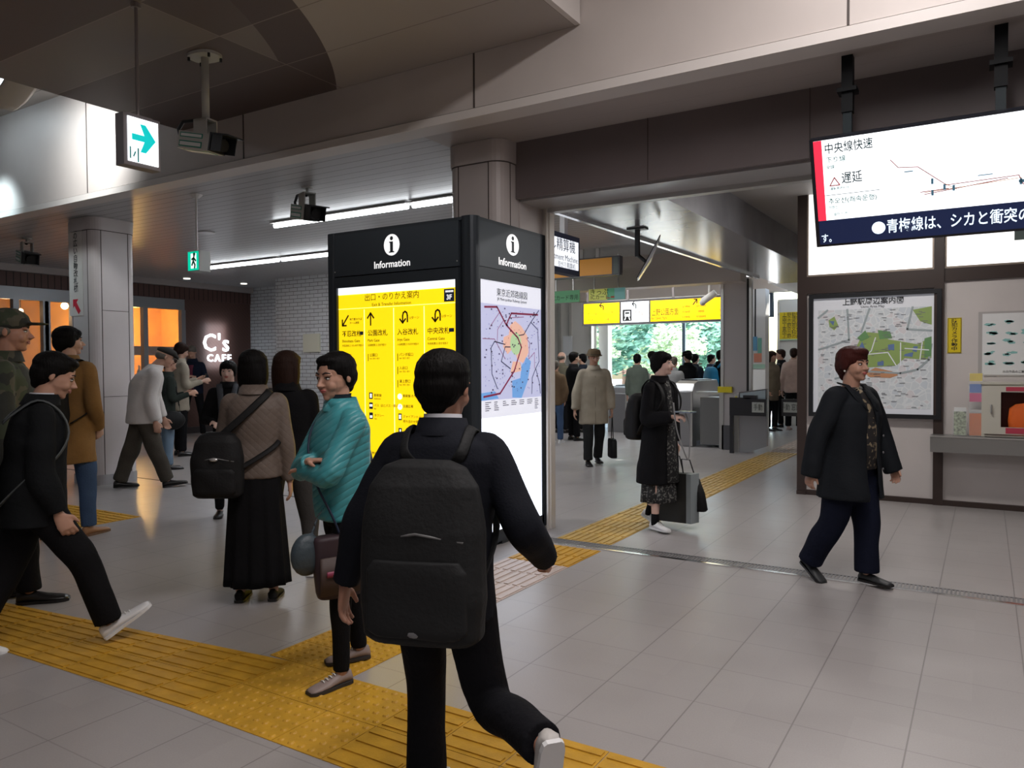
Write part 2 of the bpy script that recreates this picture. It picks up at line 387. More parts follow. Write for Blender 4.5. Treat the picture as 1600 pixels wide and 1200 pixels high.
# inner pillar beside the gates
PIL = mat('inner_pillar', (.46, .43, .43), .4)
o = struct('wall_pillar', MB().box((-3.83, 13.05, 0), (-3.42, 13.45, 2.93)), PIL)
MB().box((-3.86, 13.03, 0), (-3.81, 13.08, 2.9)).build('corner_strip', ALU, o)
MB().box((-3.42, 13.03, 0), (-3.38, 13.1, 2.9)).build('corner_groove', INK, o)
MB().box((-3.38, 13.03, 0), (-3.34, 13.12, 2.9)).build('corner_strip', ALU, o)
MB().box((-3.84, 13.03, 0), (-3.37, 13.05, .42)).build('kick_plate', mat('kick_grey', (.1, .1, .11), .4), o)
# white pillar further back on the right with small posters
pw = struct('wall_pillar', MB().box((AY(1172, 500, 15.5).x, 15.5, 0), (AY(1196, 500, 15.5).x, 15.8, 2.95)), mat('white_pillar', (.78, .78, .76), .35))
x0, x1 = AY(1172, 500, 15.5).x, AY(1196, 500, 15.5).x
# left far wall, piers of the exit and the wall to the right
struct('wall_far', MB().box((-13, 17.1, 0), (AY(925, 500, 17.1).x, 17.35, 3.35)), mat('far_wall_white', (.66, .65, .62), .5))
mb = MB(); X0 = AY(872, 500, 17.0).x; X1 = AY(925, 500, 17.0).x
mb.box((X0, 16.96, 0), (X0 + .03, 17.1, 3.0)).box((X1 - .06, 16.96, 0), (X1, 17.1, 3.0)).box((X0 + .3, 16.96, 0), (X0 + .33, 17.1, 3.0)); struct('trim_11', mb, ALU)
struct('wall_far', MB().box((AY(1215, 500, 19).x, 19, 0), (-1.78, 19.2, 3.0)), mat('far_wall_white'))
struct('trim_12', MB().box((AY(1215, 500, 19).x, 18.96, 2.62), (-1.78, 19, 2.66)).box((AY(1215, 500, 19).x, 18.96, 0), (AY(1215, 500, 19).x + .05, 19, 2.95)), ALU)
xp = AY(945, 550, 17.6).x
struct('wall_pillar', MB().box((xp - .12, 17.5, 0), (xp + .13, 17.75, 3.4)), mat('white_pillar'))
# tall window mullions of the exit
mb = MB()
for px_ in (1068,): xx = AY(px_, 550, 17.8).x; mb.box((xx - .035, 17.8, 0), (xx + .035, 17.87, 3.3))
struct('trim_13', mb, mat('blue_grey_steel', (.16, .24, .33), .4, .5))
# hall boundary walls out of view keep the place closed
HW = mat('hall_wall', (.5, .46, .43), .6)
struct('wall_back', MB().box((-30, -9.2, 0), (8, -9, 4.7)), HW)
struct('wall_right', MB().box((8, -9, 0), (8.2, 9.1, 4.7)), HW)
struct('wall_left', MB().box((-13.2, 13.0, 0), (-13.0, 17.3, 3.4)), HW)
# ================================================================ information kiosk wrapped round the column
WP = emis('backlit_white', (.93, .96, 1), 1.15)
YP = emis('backlit_yellow', (1.0, .70, .005), 1.0)
LETW = emis('white_lettering', (1, 1, 1), .85)
BRN = mat('brown_ink', (.10, .06, .01), .6)
NAVY = mat('navy_ink', (.03, .05, .12), .6)
GLASS = mat('clear_glass', (1, 1, 1), .03, trans=1, ior=1.1)
k = empty('information_kiosk', (-4.1, 5.1, 0), 'dark grey illuminated Information kiosk wrapped around the column, yellow transfer board and railway map', 'information kiosk')
mb = MB()
def rbox(x0, x1, y0, y1, z0, z1, r, e=0):
    pts = []
    for cx, cy, a0 in ((x1 - r, y0 + r, -90), (x1 - r, y1 - r, 0), (x0 + r, y1 - r, 90), (x0 + r, y0 + r, 180)):
        for q in range(5): a = math.radians(a0 + 22.5 * q); pts.append((cx + (r + e) * math.cos(a), cy + (r + e) * math.sin(a)))
    return [[Vector((a, b, z)) for a, b in pts] for z in (z0, z1)]
mb.rings(rbox(-4.90, -3.39, 4.90, 5.30, .03, 2.60, .02))
mb.box((-3.384, 4.95, .03), (-3.36, 6.0, 2.60)); mb.build('housing', CHAR, k)
MB().box((-4.87, 4.92, 0), (-3.39, 5.28, .03)).box((-3.38, 5.28, 0), (-3.37, 5.98, .03)).build('plinth', BLK, k)
MB().rings(rbox(-3.50, -3.35, 4.87, 5.0, .03, 2.63, .06)).build('corner_post', CHAR, k)
MB().rings(rbox(-4.91, -4.83, 4.87, 4.95, .03, 2.62, .02)).build('corner_post', CHAR, k)
MB().box((-3.384, 5.95, .03), (-3.35, 6.0, 2.62)).build('corner_post', CHAR, k)
MB().box((-4.9, 4.88, 2.6), (-3.39, 5.31, 2.625)).box((-3.384, 4.95, 2.6), (-3.352, 6.0, 2.625)).build('top_cover', CHAR, k)
fr = Board((-4.83, 4.90, 0), X, Z, k)       # front face: u from -4.83, width 1.33
fr.rects('header_panel', [(0, 2.245, 1.33, 2.60)], CHAR2, 0, .025)
fr.rects('bezel', [(0, 2.145, 1.33, 2.235), (0, .05, .03, 2.145), (1.30, .05, 1.33, 2.145), (0, .05, 1.33, .13)], CHAR, 0, .03)
hd = Board((-4.83, 4.875, 0), X, Z, k)
hd.disc('information_emblem', .655, 2.468, .083, LETW, 0, .002, ry=.088)
hd.polys('emblem_letter_i', [[(.655 + .016 * math.cos(2 * PI * q / 16), 2.522 + .017 * math.sin(2 * PI * q / 16)) for q in range(16)],
    [(.64, 2.41), (.67, 2.41), (.67, 2.495), (.64, 2.495)], [(.627, 2.404), (.683, 2.404), (.683, 2.414), (.627, 2.414)], [(.630, 2.486), (.66, 2.486), (.66, 2.495), (.630, 2.495)]], CHAR2, .002, .002)
hd.text('Information', .655, 2.31, .083, LETW, .001, bold=.012)
# yellow transfer board
yb = fr.rects('transfer_board', [(.03, .13, 1.30, 2.145)], YP, .0, .006)
bd = Board((-4.80, 4.892, 0), X, Z, yb); W = 1.27
bd.rects('top_light_strip', [(0, 2.085, W, 2.145)], WP, 0, .001)
bd.rects('column_lines', [(.295, .15, .301, 1.95), (.62, .15, .626, 1.95), (.94, .15, .946, 1.95), (0, 1.962, W, 1.965)], emis('pale_yellow_line', (1, .95, .55), 1.1), 0, .001)
bd.rects('floor_badge', [(1.145, 1.975, 1.245, 2.075)], NAVY, 0, .001)
bd.text('3F', 1.195, 2.008, .055, LETW, .001, bold=.02)
bd.rects('badge_marks', [(1.16 + j * .016, 2.048, 1.172 + j * .016, 2.063) for j in range(5)], LETW, .001, .0006)
bd.text([('出口・のりかえ案内', .60, 2.045, .066), ('Exit & Transfer Information', .60, 1.985, .038)], 0, 0, 0, BRN, .001)
colx = (.04, .335, .66, .975)
heads = [('不忍改札', 'Shinobazu Gate', '不忍改札口 시노바즈개찰구'), ('公園改札', 'Park Gate', '公园检票口 공원개찰구'), ('入谷改札', 'Iriya Gate', '入谷检票口 이리야개찰구'), ('中央改札', 'Central Gate', '中央检票口 중앙개찰구')]
big, small, tiny = [], [], []
for xx, (a, b_, c_) in zip(colx, heads):
    big.append((a, xx, 1.745, .056, 'LEFT')); small.append((b_, xx, 1.685, .033, 'LEFT')); tiny.append((c_, xx, 1.645, .021, 'LEFT'))
tiny += [('地下鉄のりば', .13, 1.87, .024, 'LEFT'), ('ホーム連絡', .13, 1.84, .022, 'LEFT'), ('Uターン', .79, 1.86, .028, 'LEFT'), ('Uターン', 1.12, 1.86, .028, 'LEFT')]
lists = [(0, ['不忍口', '広小路口', '浅草口']), (1, ['公園口']), (2, ['パンダ橋口', '入谷口', '東上野口']), (3, ['浅草口', '正面玄関口', '広小路口'])]
ticks = []
for ci, names in lists:
    for q, t in enumerate(names):
        y0 = 1.56 - q * .11; small.append((t, colx[ci] + .02, y0, .030, 'LEFT')); tiny.append(('Exit / 出口 / 출구', colx[ci] + .02, y0 - .028, .016, 'LEFT')); ticks.append((colx[ci], y0 - .05, colx[ci] + .006, y0 + .012))
for q, t in enumerate(['新幹線', 'バス  はとバス・都バス', 'タクシー']): small.append((t, .40, 1.22 - q * .085, .028, 'LEFT')); tiny.append(('Shinkansen  Bus  Taxi'.split('  ')[q], .40, 1.193 - q * .085, .017, 'LEFT'))
for q, t in enumerate(['新幹線 のりば', '交通広場', 'ジャイアントパンダ', '待ち合わせ場所', 'お忘れ物承り所']): small.append((t, .715, 1.22 - q * .085 + (.045 if q > 2 else 0), .027, 'LEFT'))
for q, t in enumerate(['上野公園', '国立博物館', '西洋美術館', '上野動物園', '東京文化会館']): small.append((t, .345, .73 - q * .07, .026, 'LEFT'))
for q, t in enumerate(['上野7丁目広場', '東上野4・5丁目方面', '下谷1・2丁目方面', '上野警察署', '上野学園']): small.append((t, .67, .73 - q * .07, .026, 'LEFT'))
for q, t in enumerate(['上野4丁目方面', '浅草通り', '昭和通り', 'アメ横']): small.append((t, .99, .73 - q * .07, .026, 'LEFT'))
bd.text(big, 0, 0, 0, BRN, .001, bold=.01); bd.text(small + tiny, 0, 0, 0, mat('brown_ink_light', (.15, .09, .01), .6), .001, bold=.008)
bd.rects('list_ticks', ticks, BRN, 0, .001)
st = [[(.115, 1.905), (.05, 1.825)], [(.045, 1.87), (.045, 1.82), (.09, 1.82)], [(.37, 1.815), (.37, 1.915)], [(.335, 1.875), (.37, 1.918), (.405, 1.875)]]
for ux in (.695, 1.03):
    st.append([(ux + .075, 1.83), (ux + .075, 1.88), (ux + .068, 1.905), (ux + .05, 1.915), (ux + .032, 1.905), (ux + .025, 1.88), (ux + .025, 1.825)]); st.append([(ux - .005, 1.855), (ux + .025, 1.822), (ux + .055, 1.855)])
bd.strokes('direction_arrows', st, .014, BRN, 0, .001)
bd.rects('pictograms', [(.345, 1.19, .385, 1.245), (.345, 1.105, .385, 1.16), (.345, 1.02, .385, 1.075), (.665, 1.02, .70, 1.075), (.665, .90, .70, .955), (.245, 1.735, .285, 1.765), (1.19, 1.735, 1.24, 1.765)], NAVY, 0, .001)
bd.rects('pictograms', [(.355, 1.20, .375, 1.235), (.35, 1.125, .38, 1.145), (.352, 1.03, .378, 1.05), (.672, 1.03, .68, 1.065), (.685, 1.03, .693, 1.065), (.678, .91, .69, .945)], WP, .001, .001)
for yy in (1.215, 1.13): bd.disc('pictogram_disc', .682, yy, .024, WP, 0, .001)
bd.rects('brown_panel', [(.665, .80, .895, .865)], mat('kiosk_brown', (.27, .13, .02), .6), 0, .001)
for xs in (.012, 1.318):
    for zs in (2.285, 2.07): hd.disc('screw', xs, zs, .006, ALU, 0, .004, seg=8)
# right face: header and railway map
rf = Board((-3.36, 4.94, 0), Y, Z, k)
rf.rects('header_panel', [(.0, 2.245, 1.01, 2.60)], CHAR2, 0, .008)
rf.rects('bezel', [(0, 2.145, 1.01, 2.235), (0, .05, .02, 2.145), (.98, .05, 1.01, 2.145), (0, .05, 1.01, .13)], CHAR, 0, .009)
rh = Board((-3.352, 4.94, 0), Y, Z, k)
rh.disc('information_emblem', .50, 2.468, .098, LETW, 0, .002, ry=.088)
rh.polys('emblem_letter_i', [[(.50 + .019 * math.cos(2 * PI * q / 16), 2.522 + .017 * math.sin(2 * PI * q / 16)) for q in range(16)],
    [(.483, 2.41), (.518, 2.41), (.518, 2.495), (.483, 2.495)], [(.468, 2.404), (.534, 2.404), (.534, 2.414), (.468, 2.414)], [(.470, 2.486), (.51, 2.486), (.51, 2.495), (.470, 2.495)]], CHAR2, .002, .002)
rh.text('Information', .50, 2.31, .085, LETW, .001, bold=.012, sx=1.1)
lb = rf.rects('lower_light_panel', [(.02, .13, .98, 1.05)], emis('backlit_cool', (.80, .87, 1), 1.5), 0, .003)
mp = rf.rects('railway_map', [(.02, 1.05, .98, 2.145)], emis('map_lavender', (.50, .52, .74), .62), 0, .003)
mbd = Board((-3.357, 4.96, 0), Y, Z, mp)
for r_ in ((0, 1.05, .96, 1.19), (0, 1.96, .96, 2.145)): mbd.rects('map_margin', [r_], emis('map_margin', (.78, .80, .90), .62), 0, .0006)
mbd.text([('東京近郊路線図', .48, 2.055, .07), ('JR Metropolitan Railways System', .48, 2.005, .035)], 0, 0, 0, INK, .001)
mbd.polys('map_bay', [[(.47, 1.20), (.62, 1.19), (.72, 1.33), (.78, 1.50), (.70, 1.54), (.62, 1.46), (.60, 1.36), (.47, 1.34)], [(.0, 1.19), (.26, 1.20), (.20, 1.26), (0, 1.25)]], emis('map_blue', (.16, .36, .72), .6), 0, .0008)
mbd.polys('map_city_patch', [[(.33, 1.62), (.40, 1.56), (.50, 1.62), (.55, 1.52), (.66, 1.48), (.74, 1.58), (.72, 1.72), (.62, 1.80), (.52, 1.84), (.44, 1.80), (.42, 1.72), (.34, 1.70)], [(.44, 1.40), (.62, 1.42), (.60, 1.50), (.48, 1.50)]], emis('map_salmon', (.78, .46, .36), .6), 0, .0008)
mbd.polys('map_loop_patch', [[(.53 + .09 * math.cos(a), 1.65 + .095 * math.sin(a)) for a in [2 * PI * q / 20 for q in range(20)]]], emis('map_green', (.42, .60, .34), .6), .0008, .0006)
ln_r = [[(.06, 1.93), (.24, 1.94), (.38, 1.80), (.56, 1.70), (.62, 1.62)], [(.38, 1.80), (.46, 1.90), (.90, 1.91)], [(.62, 1.62), (.50, 1.42), (.28, 1.24), (.04, 1.22)]]
mbd.strokes('map_main_lines', ln_r, .016, mat('map_crimson', (.45, .05, .14), .6), .0014, .0006)
ln_d = [[(.58, 1.72), (.66, 1.73), (.78, 1.84), (.92, 1.95)], [(.78, 1.84), (.90, 1.78), (.92, 1.5), (.86, 1.44), (.93, 1.30), (.94, 1.22)], [(.86, 1.44), (.80, 1.36), (.79, 1.22)], [(.44, 1.62), (.36, 1.62), (.3, 1.50), (.44, 1.44)], [(.14, 1.60), (.20, 1.66), (.36, 1.64)], [(.15, 1.60), (.16, 1.40), (.24, 1.28)]]
mbd.strokes('map_line_pattern', ln_d, .009, mat('map_slate', (.08, .09, .16), .6), .0014, .0006)
ln_p = [[(.03, 1.68), (.2, 1.68), (.36, 1.52)], [(.28, 1.90), (.14, 1.78)], [(.24, 1.66), (.25, 1.76), (.34, 1.84)], [(.42, 1.86), (.66, 1.88)], [(.70, 1.70), (.76, 1.66), (.74, 1.52), (.84, 1.58), (.84, 1.44)]]
mbd.strokes('map_pink_lines', ln_p, .006, mat('map_pink', (.55, .2, .32), .6), .0014, .0006)
rng = random.Random(3); tk = []
for _ in range(230):
    a, b_ = rng.uniform(.04, .92), rng.uniform(1.24, 1.93)
    tk.append((a, b_, a + rng.choice([.004, .018]), b_ + rng.choice([.012, .003])))
for _ in range(7):
    a = .06 + _ * .13
    for q in range(rng.randint(3, 6)): tk.append((a, 1.17 - q * .016, a + rng.uniform(.04, .09), 1.176 - q * .016))
mbd.rects('map_station_names', tk, mat('map_ink', (.12, .10, .16), .6), .0014, .0006)

# ================================================================ booth on the right with lightboxes
yF = 9.03; PB = POST
booth = struct('wall_booth', MB().box((-1.78, yF, 0), (8, yF + .15, 3.42)), CREAMW)
struct('wall_booth_side', MB().box((-1.78, yF + .15, 0), (-1.66, 20.6, 3.4)), CREAMW)
mb = MB().box((-1.80, yF - .03, 0), (-1.70, yF, 3.40)).box((-1.80, yF - .05, .0), (-1.70, yF, .04)); mb.box((-.455, yF - .05, 0), (-.365, yF, 3.40)); mb.box((1.3, yF - .05, 0), (1.39, yF, 3.40))
mb.box((-1.70, yF - .03, 2.24), (-.455, yF, 2.43)).box((-.365, yF - .03, 2.30), (8, yF, 2.43)).box((-1.70, yF - .03, 0), (-.455, yF, .055)).box((-.365, yF - .04, 0), (8, yF, .055))
struct('trim_14', mb, POST)
LB = emis('lightbox_white', (1, .985, .96), 1.25)
for a, b_ in ((-1.685, -.475), (-.345, 1.28)):
    o = struct('window_1' if a < -1 else 'window_2', MB().box((a, yF - .012, 2.45), (b_, yF - .002, 3.385)), LB)
    e = MB().box((a - .015, yF - .022, 2.43), (b_ + .015, yF, 2.45)).box((a - .015, yF - .022, 3.385), (b_ + .015, yF, 3.40)).box((a - .015, yF - .022, 2.45), (a, yF, 3.385)).box((b_, yF - .022, 2.45), (b_ + .015, yF, 3.385))
    e.build('window_frame', mat('tan_frame', (.36, .30, .25), .35, .4), o)
q = AY(1585, 372, 9.0); r = AY(1600, 358, 9.0)
grey = MB().box((q.x, yF - .03, q.z - .02), (q.x + .35, yF - .012, 2.78)).top('notice_sheet', mat('green_grey', (.12, .16, .15), .6), 'grey green sheet fixed on the right lightbox below the screen', 'notice')
# area map poster
pf = empty('area_map', (-1.05, yF - .06, .86), 'large framed street area map of the park district on the booth wall', 'map')
P = Board((-1.70, yF - .03, 0), X, Z, pf)
P.rects('frame', [(.03, .885, 1.315, .93), (.03, 2.18, 1.315, 2.225), (.03, .93, .075, 2.18), (1.27, .93, 1.315, 2.18)], mat('poster_frame', (.03, .032, .036), .35, .4), 0, .04)
MP = mat('map_sheet', (.55, .58, .60), .35, emit=.10, ecol=(.8, .85, .9)); n = NT(MP)
vor = n.n.nodes.new('ShaderNodeTexVoronoi'); vor.feature = 'DISTANCE_TO_EDGE'; vor.inputs['Scale'].default_value = 15; n.n.links.new(n.co, vor.inputs[0])
vc = n.n.nodes.new('ShaderNodeTexVoronoi'); vc.inputs['Scale'].default_value = 15; n.n.links.new(n.co, vc.inputs[0])
sepc = n.n.nodes.new('ShaderNodeSeparateColor'); n.n.links.new(vc.outputs['Color'], sepc.inputs[0])
cc = n.mix(n.m('GREATER_THAN', sepc.outputs[0], .72), (.53, .56, .58), (.57, .53, .54)); cc = n.mix(n.m('LESS_THAN', sepc.outputs[1], .2), cc, (.49, .53, .57))
n.color(n.mix(n.m('LESS_THAN', vor.outputs[0], .06), cc, (.62, .64, .65)))
P.rects('map_margin_print', [(.075, .93, 1.27, 2.18)], mat('map_white', (.68, .69, .71), .35, emit=.12, ecol=(.8, .85, 1)), 0, .008)
ms = P.rects('map_sheet', [(.125, .985, 1.225, 2.05)], MP, .008, .002)
M2 = Board((-1.70, yF - .042, 0), X, Z, pf)
M2.text([('上野駅周辺案内図', .67, 2.125, .075)], 0, 0, 0, INK, .002, bold=.012)
M2.text([('Ueno Area Map', .67, 2.073, .036)], 0, 0, 0, INK, .002, name='subtitle')
M3 = Board((-1.70, yF - .042, 0), X, Z, ms)
M3.polys('park_patches', [[(.50, 1.62), (.56, 1.75), (.62, 1.80), (.78, 1.78), (.82, 1.72), (1.10, 1.66), (1.225, 1.74), (1.225, 1.52), (1.16, 1.50), (.98, 1.52), (.90, 1.44), (.60, 1.42), (.54, 1.48)], [(1.05, 2.02), (1.225, 2.05), (1.225, 1.86), (1.12, 1.90)], [(.23, 1.94), (.29, 1.98), (.33, 1.88), (.29, 1.83), (.24, 1.87)]], mat('map_park', (.30, .42, .14), .4), .001, .0006)
M3.polys('dark_park_patches', [[(.52, 1.74), (.6, 1.82), (.64, 1.74), (.56, 1.70)], [(.72, 1.82), (.84, 1.80), (.86, 1.73), (.74, 1.72)], [(1.16, 1.72), (1.225, 1.74), (1.225, 1.54), (1.16, 1.52)]], mat('map_park_dark', (.16, .33, .14), .4), .0016, .0006)
M3.polys('pond_patches', [[(.53, 1.62), (.57, 1.70), (.60, 1.62), (.58, 1.52), (.54, 1.54)], [(.24, 1.93), (.29, 1.93), (.28, 1.88)], [(.82, 1.66), (.88, 1.67), (.88, 1.60), (.82, 1.61)], [(1.06, 1.64), (1.10, 1.64), (1.09, 1.58), (1.05, 1.59)], [(.98, 1.56), (1.06, 1.58), (1.05, 1.53), (.97, 1.54)], [(.72, 1.48), (.78, 1.49), (.78, 1.44), (.72, 1.44)]], mat('map_pond', (.14, .22, .42), .4), .0022, .0006)
M3.polys('station_patch', [[(.60, 1.36), (.70, 1.42), (.86, 1.38), (.92, 1.34), (.84, 1.31), (.64, 1.32)]], mat('map_orange', (.60, .30, .16), .4), .001, .0006)
M3.strokes('rail_lines', [[(.125, 1.97), (.22, 2.05)], [(.56, 1.8), (.64, 2.05)], [(1.05, 2.05), (1.0, 1.82), (1.225, 1.80)], [(1.225, 1.66), (1.20, 1.50), (1.10, 1.40), (.94, 1.36), (.60, 1.38), (.3, 1.30)], [(.42, 2.05), (.44, 1.72), (.13, 1.62)]], .02, mat('map_rail', (.36, .42, .44), .5), .001, .001)
M3.strokes('white_paths', [[(.56, 1.5), (.66, 1.60), (.70, 1.74)], [(.60, 1.56), (.82, 1.58), (.90, 1.44)], [(.94, 1.44), (.94, 1.68)], [(1.12, 1.50), (1.14, 1.68)], [(.98, 1.62), (1.2, 1.60)]], .010, mat('map_white'), .003, .0006)
rng = random.Random(5)
M3.rects('street_name_lettering', [(a, b_, a + rng.uniform(.02, .06), b_ + .006) for a, b_ in [(rng.uniform(.14, 1.15), rng.uniform(1.0, 2.03)) for _ in range(150)]], mat('map_grey_ink', (.2, .2, .22), .6), .0032, .0004)
# yellow camera notice
yn = empty('camera_notice', (-.27, yF - .01, 1.55), 'narrow yellow vertical notice with black Japanese letters beside the brown post', 'sign')
q = Board((-.345, yF - .003, 0), X, Z, yn)
q.rects('notice_plate', [(.01, 1.565, .135, 1.925)], mat('notice_yellow', (.72, .55, .01), .5), 0, .004)
q.rects('notice_border', [(.014, 1.569, .131, 1.573), (.014, 1.917, .131, 1.921), (.014, 1.569, .018, 1.921), (.127, 1.569, .131, 1.921)], INK, .004, .001)
q.text('防犯カメラ作動中', .0725, 1.912, .0425, INK, .005, vertical=True, bold=.012, sx=1.35)
# counter shelf
cs = empty('counter_shelf', (.5, yF - .2, .62), 'brushed steel counter shelf along the booth wall', 'counter')
MB().box((-.47, yF - .26, .715), (4, yF - .05, .735)).box((-.47, yF - .265, .57), (4, yF - .25, .735)).build('worktop', mat('counter_steel', (.36, .36, .35), .3, .7), cs)
MB().box((-.47, yF - .27, .722), (4, yF - .264, .736)).build('edge_strip', ALU, cs)
# plate poster on the wall
wp = empty('flower_poster', (.2, yF - .01, 1.33), 'white poster with rows of green sketches taped above the cabinet', 'poster')
q = Board((-.03, yF - .004, 0), X, Z, wp)
q.rects('poster_backing', [(-.035, 1.33, .70, 1.975)], mat('tape_grey', (.42, .40, .39), .5), 0, .003)
q.rects('poster_sheet', [(0, 1.345, .67, 1.955)], mat('paper_white', (.74, .75, .75), .5), .003, .002)
rng = random.Random(9); pl = []
for r_ in range(5):
    for c_ in range(4):
        cx_, cy_ = .08 + c_ * .155 + rng.uniform(-.02, .02), 1.85 - r_ * .095 + rng.uniform(-.015, .015)
        for _ in range(4): a0 = rng.uniform(0, 6); rr = rng.uniform(.012, .028); ox, oy = rng.uniform(-.03, .03), rng.uniform(-.015, .015); pl.append([(cx_ + ox + rr * 1.5 * math.cos(a0 + t), cy_ + oy + rr * .6 * math.sin(a0 + t)) for t in (0, 1.2, 2.4, 3.8, 5)])
q.polys('green_sketches', pl, mat('teal_print', (.25, .52, .50), .5), .005, .0006)
q.text('出品作品のご案内    上野駅', .33, 1.375, .026, INK, .006)
# cabinet standing on the counter, orange bag in it
cb = empty('rescue_cabinet', (.5, yF - .18, .735), 'cream metal cabinet with a dark window standing on the counter', 'cabinet')
CR = mat('cabinet_cream', (.55, .53, .46), .45); RD = mat('notice_red', (.50, .05, .09), .5)
q0 = AY(1534, 588, yF - .23).x
mb = MB().box((q0, yF - .22, .74), (q0 + 1.0, yF - .02, .76)).box((q0, yF - .22, 1.22), (q0 + 1.0, yF - .02, 1.27)).box((q0, yF - .22, .76), (q0 + .03, yF - .02, 1.22)).box((q0 + .97, yF - .22, .76), (q0 + 1.0, yF - .02, 1.22)).box((q0, yF - .04, .76), (q0 + 1.0, yF - .02, 1.22)).box((q0 - .01, yF - .235, 1.255), (q0 + 1.01, yF - .02, 1.275)); mb.build('body', CR, cb)
d_ = MB().box((q0 + .02, yF - .24, .77), (q0 + .16, yF - .222, 1.24)).box((q0 + .16, yF - .24, .77), (q0 + .98, yF - .222, .84)).box((q0 + .16, yF - .24, 1.18), (q0 + .98, yF - .222, 1.24)).box((q0 + .8, yF - .24, .84), (q0 + .98, yF - .222, 1.18)).build('door', CR, cb)
MB().box((q0 + .16, yF - .236, .84), (q0 + .8, yF - .232, 1.18)).build('door_pane', GLASS, d_)
MB().tube([(q0 + .08, yF - .265, .98), (q0 + .08, yF - .265, 1.06)], .008).box((q0 + .072, yF - .262, .985), (q0 + .088, yF - .24, .995)).box((q0 + .072, yF - .262, 1.045), (q0 + .088, yF - .24, 1.055)).build('door_handle', ALU, d_)
MB().box((q0 + .2, yF - .243, 1.19), (q0 + .98, yF - .24, 1.23)).box((q0 + .2, yF - .243, .78), (q0 + .8, yF - .24, .835)).build('red_notice_strip', RD, d_)
MB().box((q0 + .035, yF - .05, .77), (q0 + .965, yF - .042, 1.21)).build('dark_lining', mat('maroon_lining', (.06, .01, .012), .6), cb)
ob = MB()
def sq(cx, cy, hx, hy, z, n=24, e=.5):
    return [Vector((cx + hx * math.copysign(abs(math.cos(2 * PI * j / n)) ** e, math.cos(2 * PI * j / n)), cy + hy * math.copysign(abs(math.sin(2 * PI * j / n)) ** e, math.sin(2 * PI * j / n)), z)) for j in range(n)]
cxo = q0 + .48
ob.rings([sq(cxo, yF - .14, .22, .05, .765), sq(cxo, yF - .14, .25, .065, .79), sq(cxo, yF - .14, .26, .068, .9), sq(cxo, yF - .14, .25, .065, 1.02), sq(cxo, yF - .14, .2, .05, 1.06), sq(cxo, yF - .14, .1, .03, 1.075)])
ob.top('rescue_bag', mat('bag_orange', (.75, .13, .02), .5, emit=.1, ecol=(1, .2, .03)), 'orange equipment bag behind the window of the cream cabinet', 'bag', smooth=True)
# leaflet stands
def stand(name, xa, xb, zt, label, cols):
    t = empty(name, ((xa + xb) / 2, yF - .14, .736), label, 'leaflet holder', 'leaflet holders on the counter')
    s = MB().box((xa, yF - .20, .737), (xb, yF - .195, zt)).box((xa, yF - .09, .737), (xb, yF - .085, zt)).box((xa, yF - .20, .737), (xb, yF - .085, .742)).box((xa, yF - .2, .737), (xa + .004, yF - .085, zt)).box((xb - .004, yF - .2, .737), (xb, yF - .085, zt)); s.build('holder', mat('clear_plastic', (.8, .82, .82), .2, alpha=.12), t)
    for z0, z1, c_ in cols: MB().box((xa + .008, yF - .193, z0), (xb - .008, yF - .18, z1)).build('leaflet', c_, t)
L_ = lambda nm, c_: mat(nm, c_, .5)
a, b_ = AY(1489, 660, yF - .2).x, AY(1511, 660, yF - .2).x
stand('leaflet_stand', a, b_, .99, 'short clear leaflet holder with a floral leaflet beside the brown post', [(.745, .98, mat('leaf_print', (.3, .36, .24), .5, var=.9, vscale=40)), (.98, 1.02, L_('leaf_white', (.7, .72, .72)))])
a, b_ = AY(1513, 660, yF - .2).x, AY(1536, 660, yF - .2).x
stand('leaflet_stand', a, b_, 1.36, 'tall leaflet holder with yellow, blue and magenta leaflets beside the cabinet', [(1.285, 1.36, L_('leaf_yellow', (.75, .58, .05))), (1.17, 1.255, L_('leaf_blue', (.08, .2, .55))), (1.08, 1.165, L_('leaf_magenta', (.62, .05, .22))), (.97, 1.0, L_('leaf_grey', (.5, .5, .5))), (.745, .965, L_('leaf_orange', (.62, .17, .04)))])

# ================================================================ ceiling hung screen on two drops
tv = empty('information_screen', (0, 5.0, 2.2), 'large wide ceiling hung screen showing a delayed train line diagram', 'screen')
bo = Vector((-.905, 5.10, 2.195)); up = Vector((0, -.25, .585)).normalized()
S = Board(bo, X, up, tv); SW, SH = 2.1, .655
mb = MB(); mb.prism([S.P(0, 0, -.08), S.P(SW, 0, -.08), S.P(SW, SH, -.08), S.P(0, SH, -.08)], S.n * .078); mb.build('casing', mat('screen_casing', (.012, .014, .02), .3), tv)
SCW = emis('screen_white', (.93, .97, 1), 1.35)
sc = S.rects('screen_panel', [(.022, .165, SW - .02, SH - .012)], SCW, 0, .003)
S.rects('ticker_panel', [(.022, .015, SW - .02, .165)], emis('screen_navy', (.006, .012, .045), .8), 0, .003)
S2 = Board(bo + S.n * .003, X, up, sc)
S2.rects('red_band', [(.022, .165, .068, SH - .012)], emis('screen_red', (.85, .03, .07), .9), 0, .001)
INKT = mat('screen_ink', (.005, .04, .05), 1, spec=0); INKB = mat('screen_blue_ink', (.10, .28, .42), .5)
S2.text([('中央線快速', .08, .587, .066, 'LEFT'), ('遅延', .165, .405, .072, 'LEFT')], 0, 0, 0, INKT, .0005, bold=.008, sx=.8)
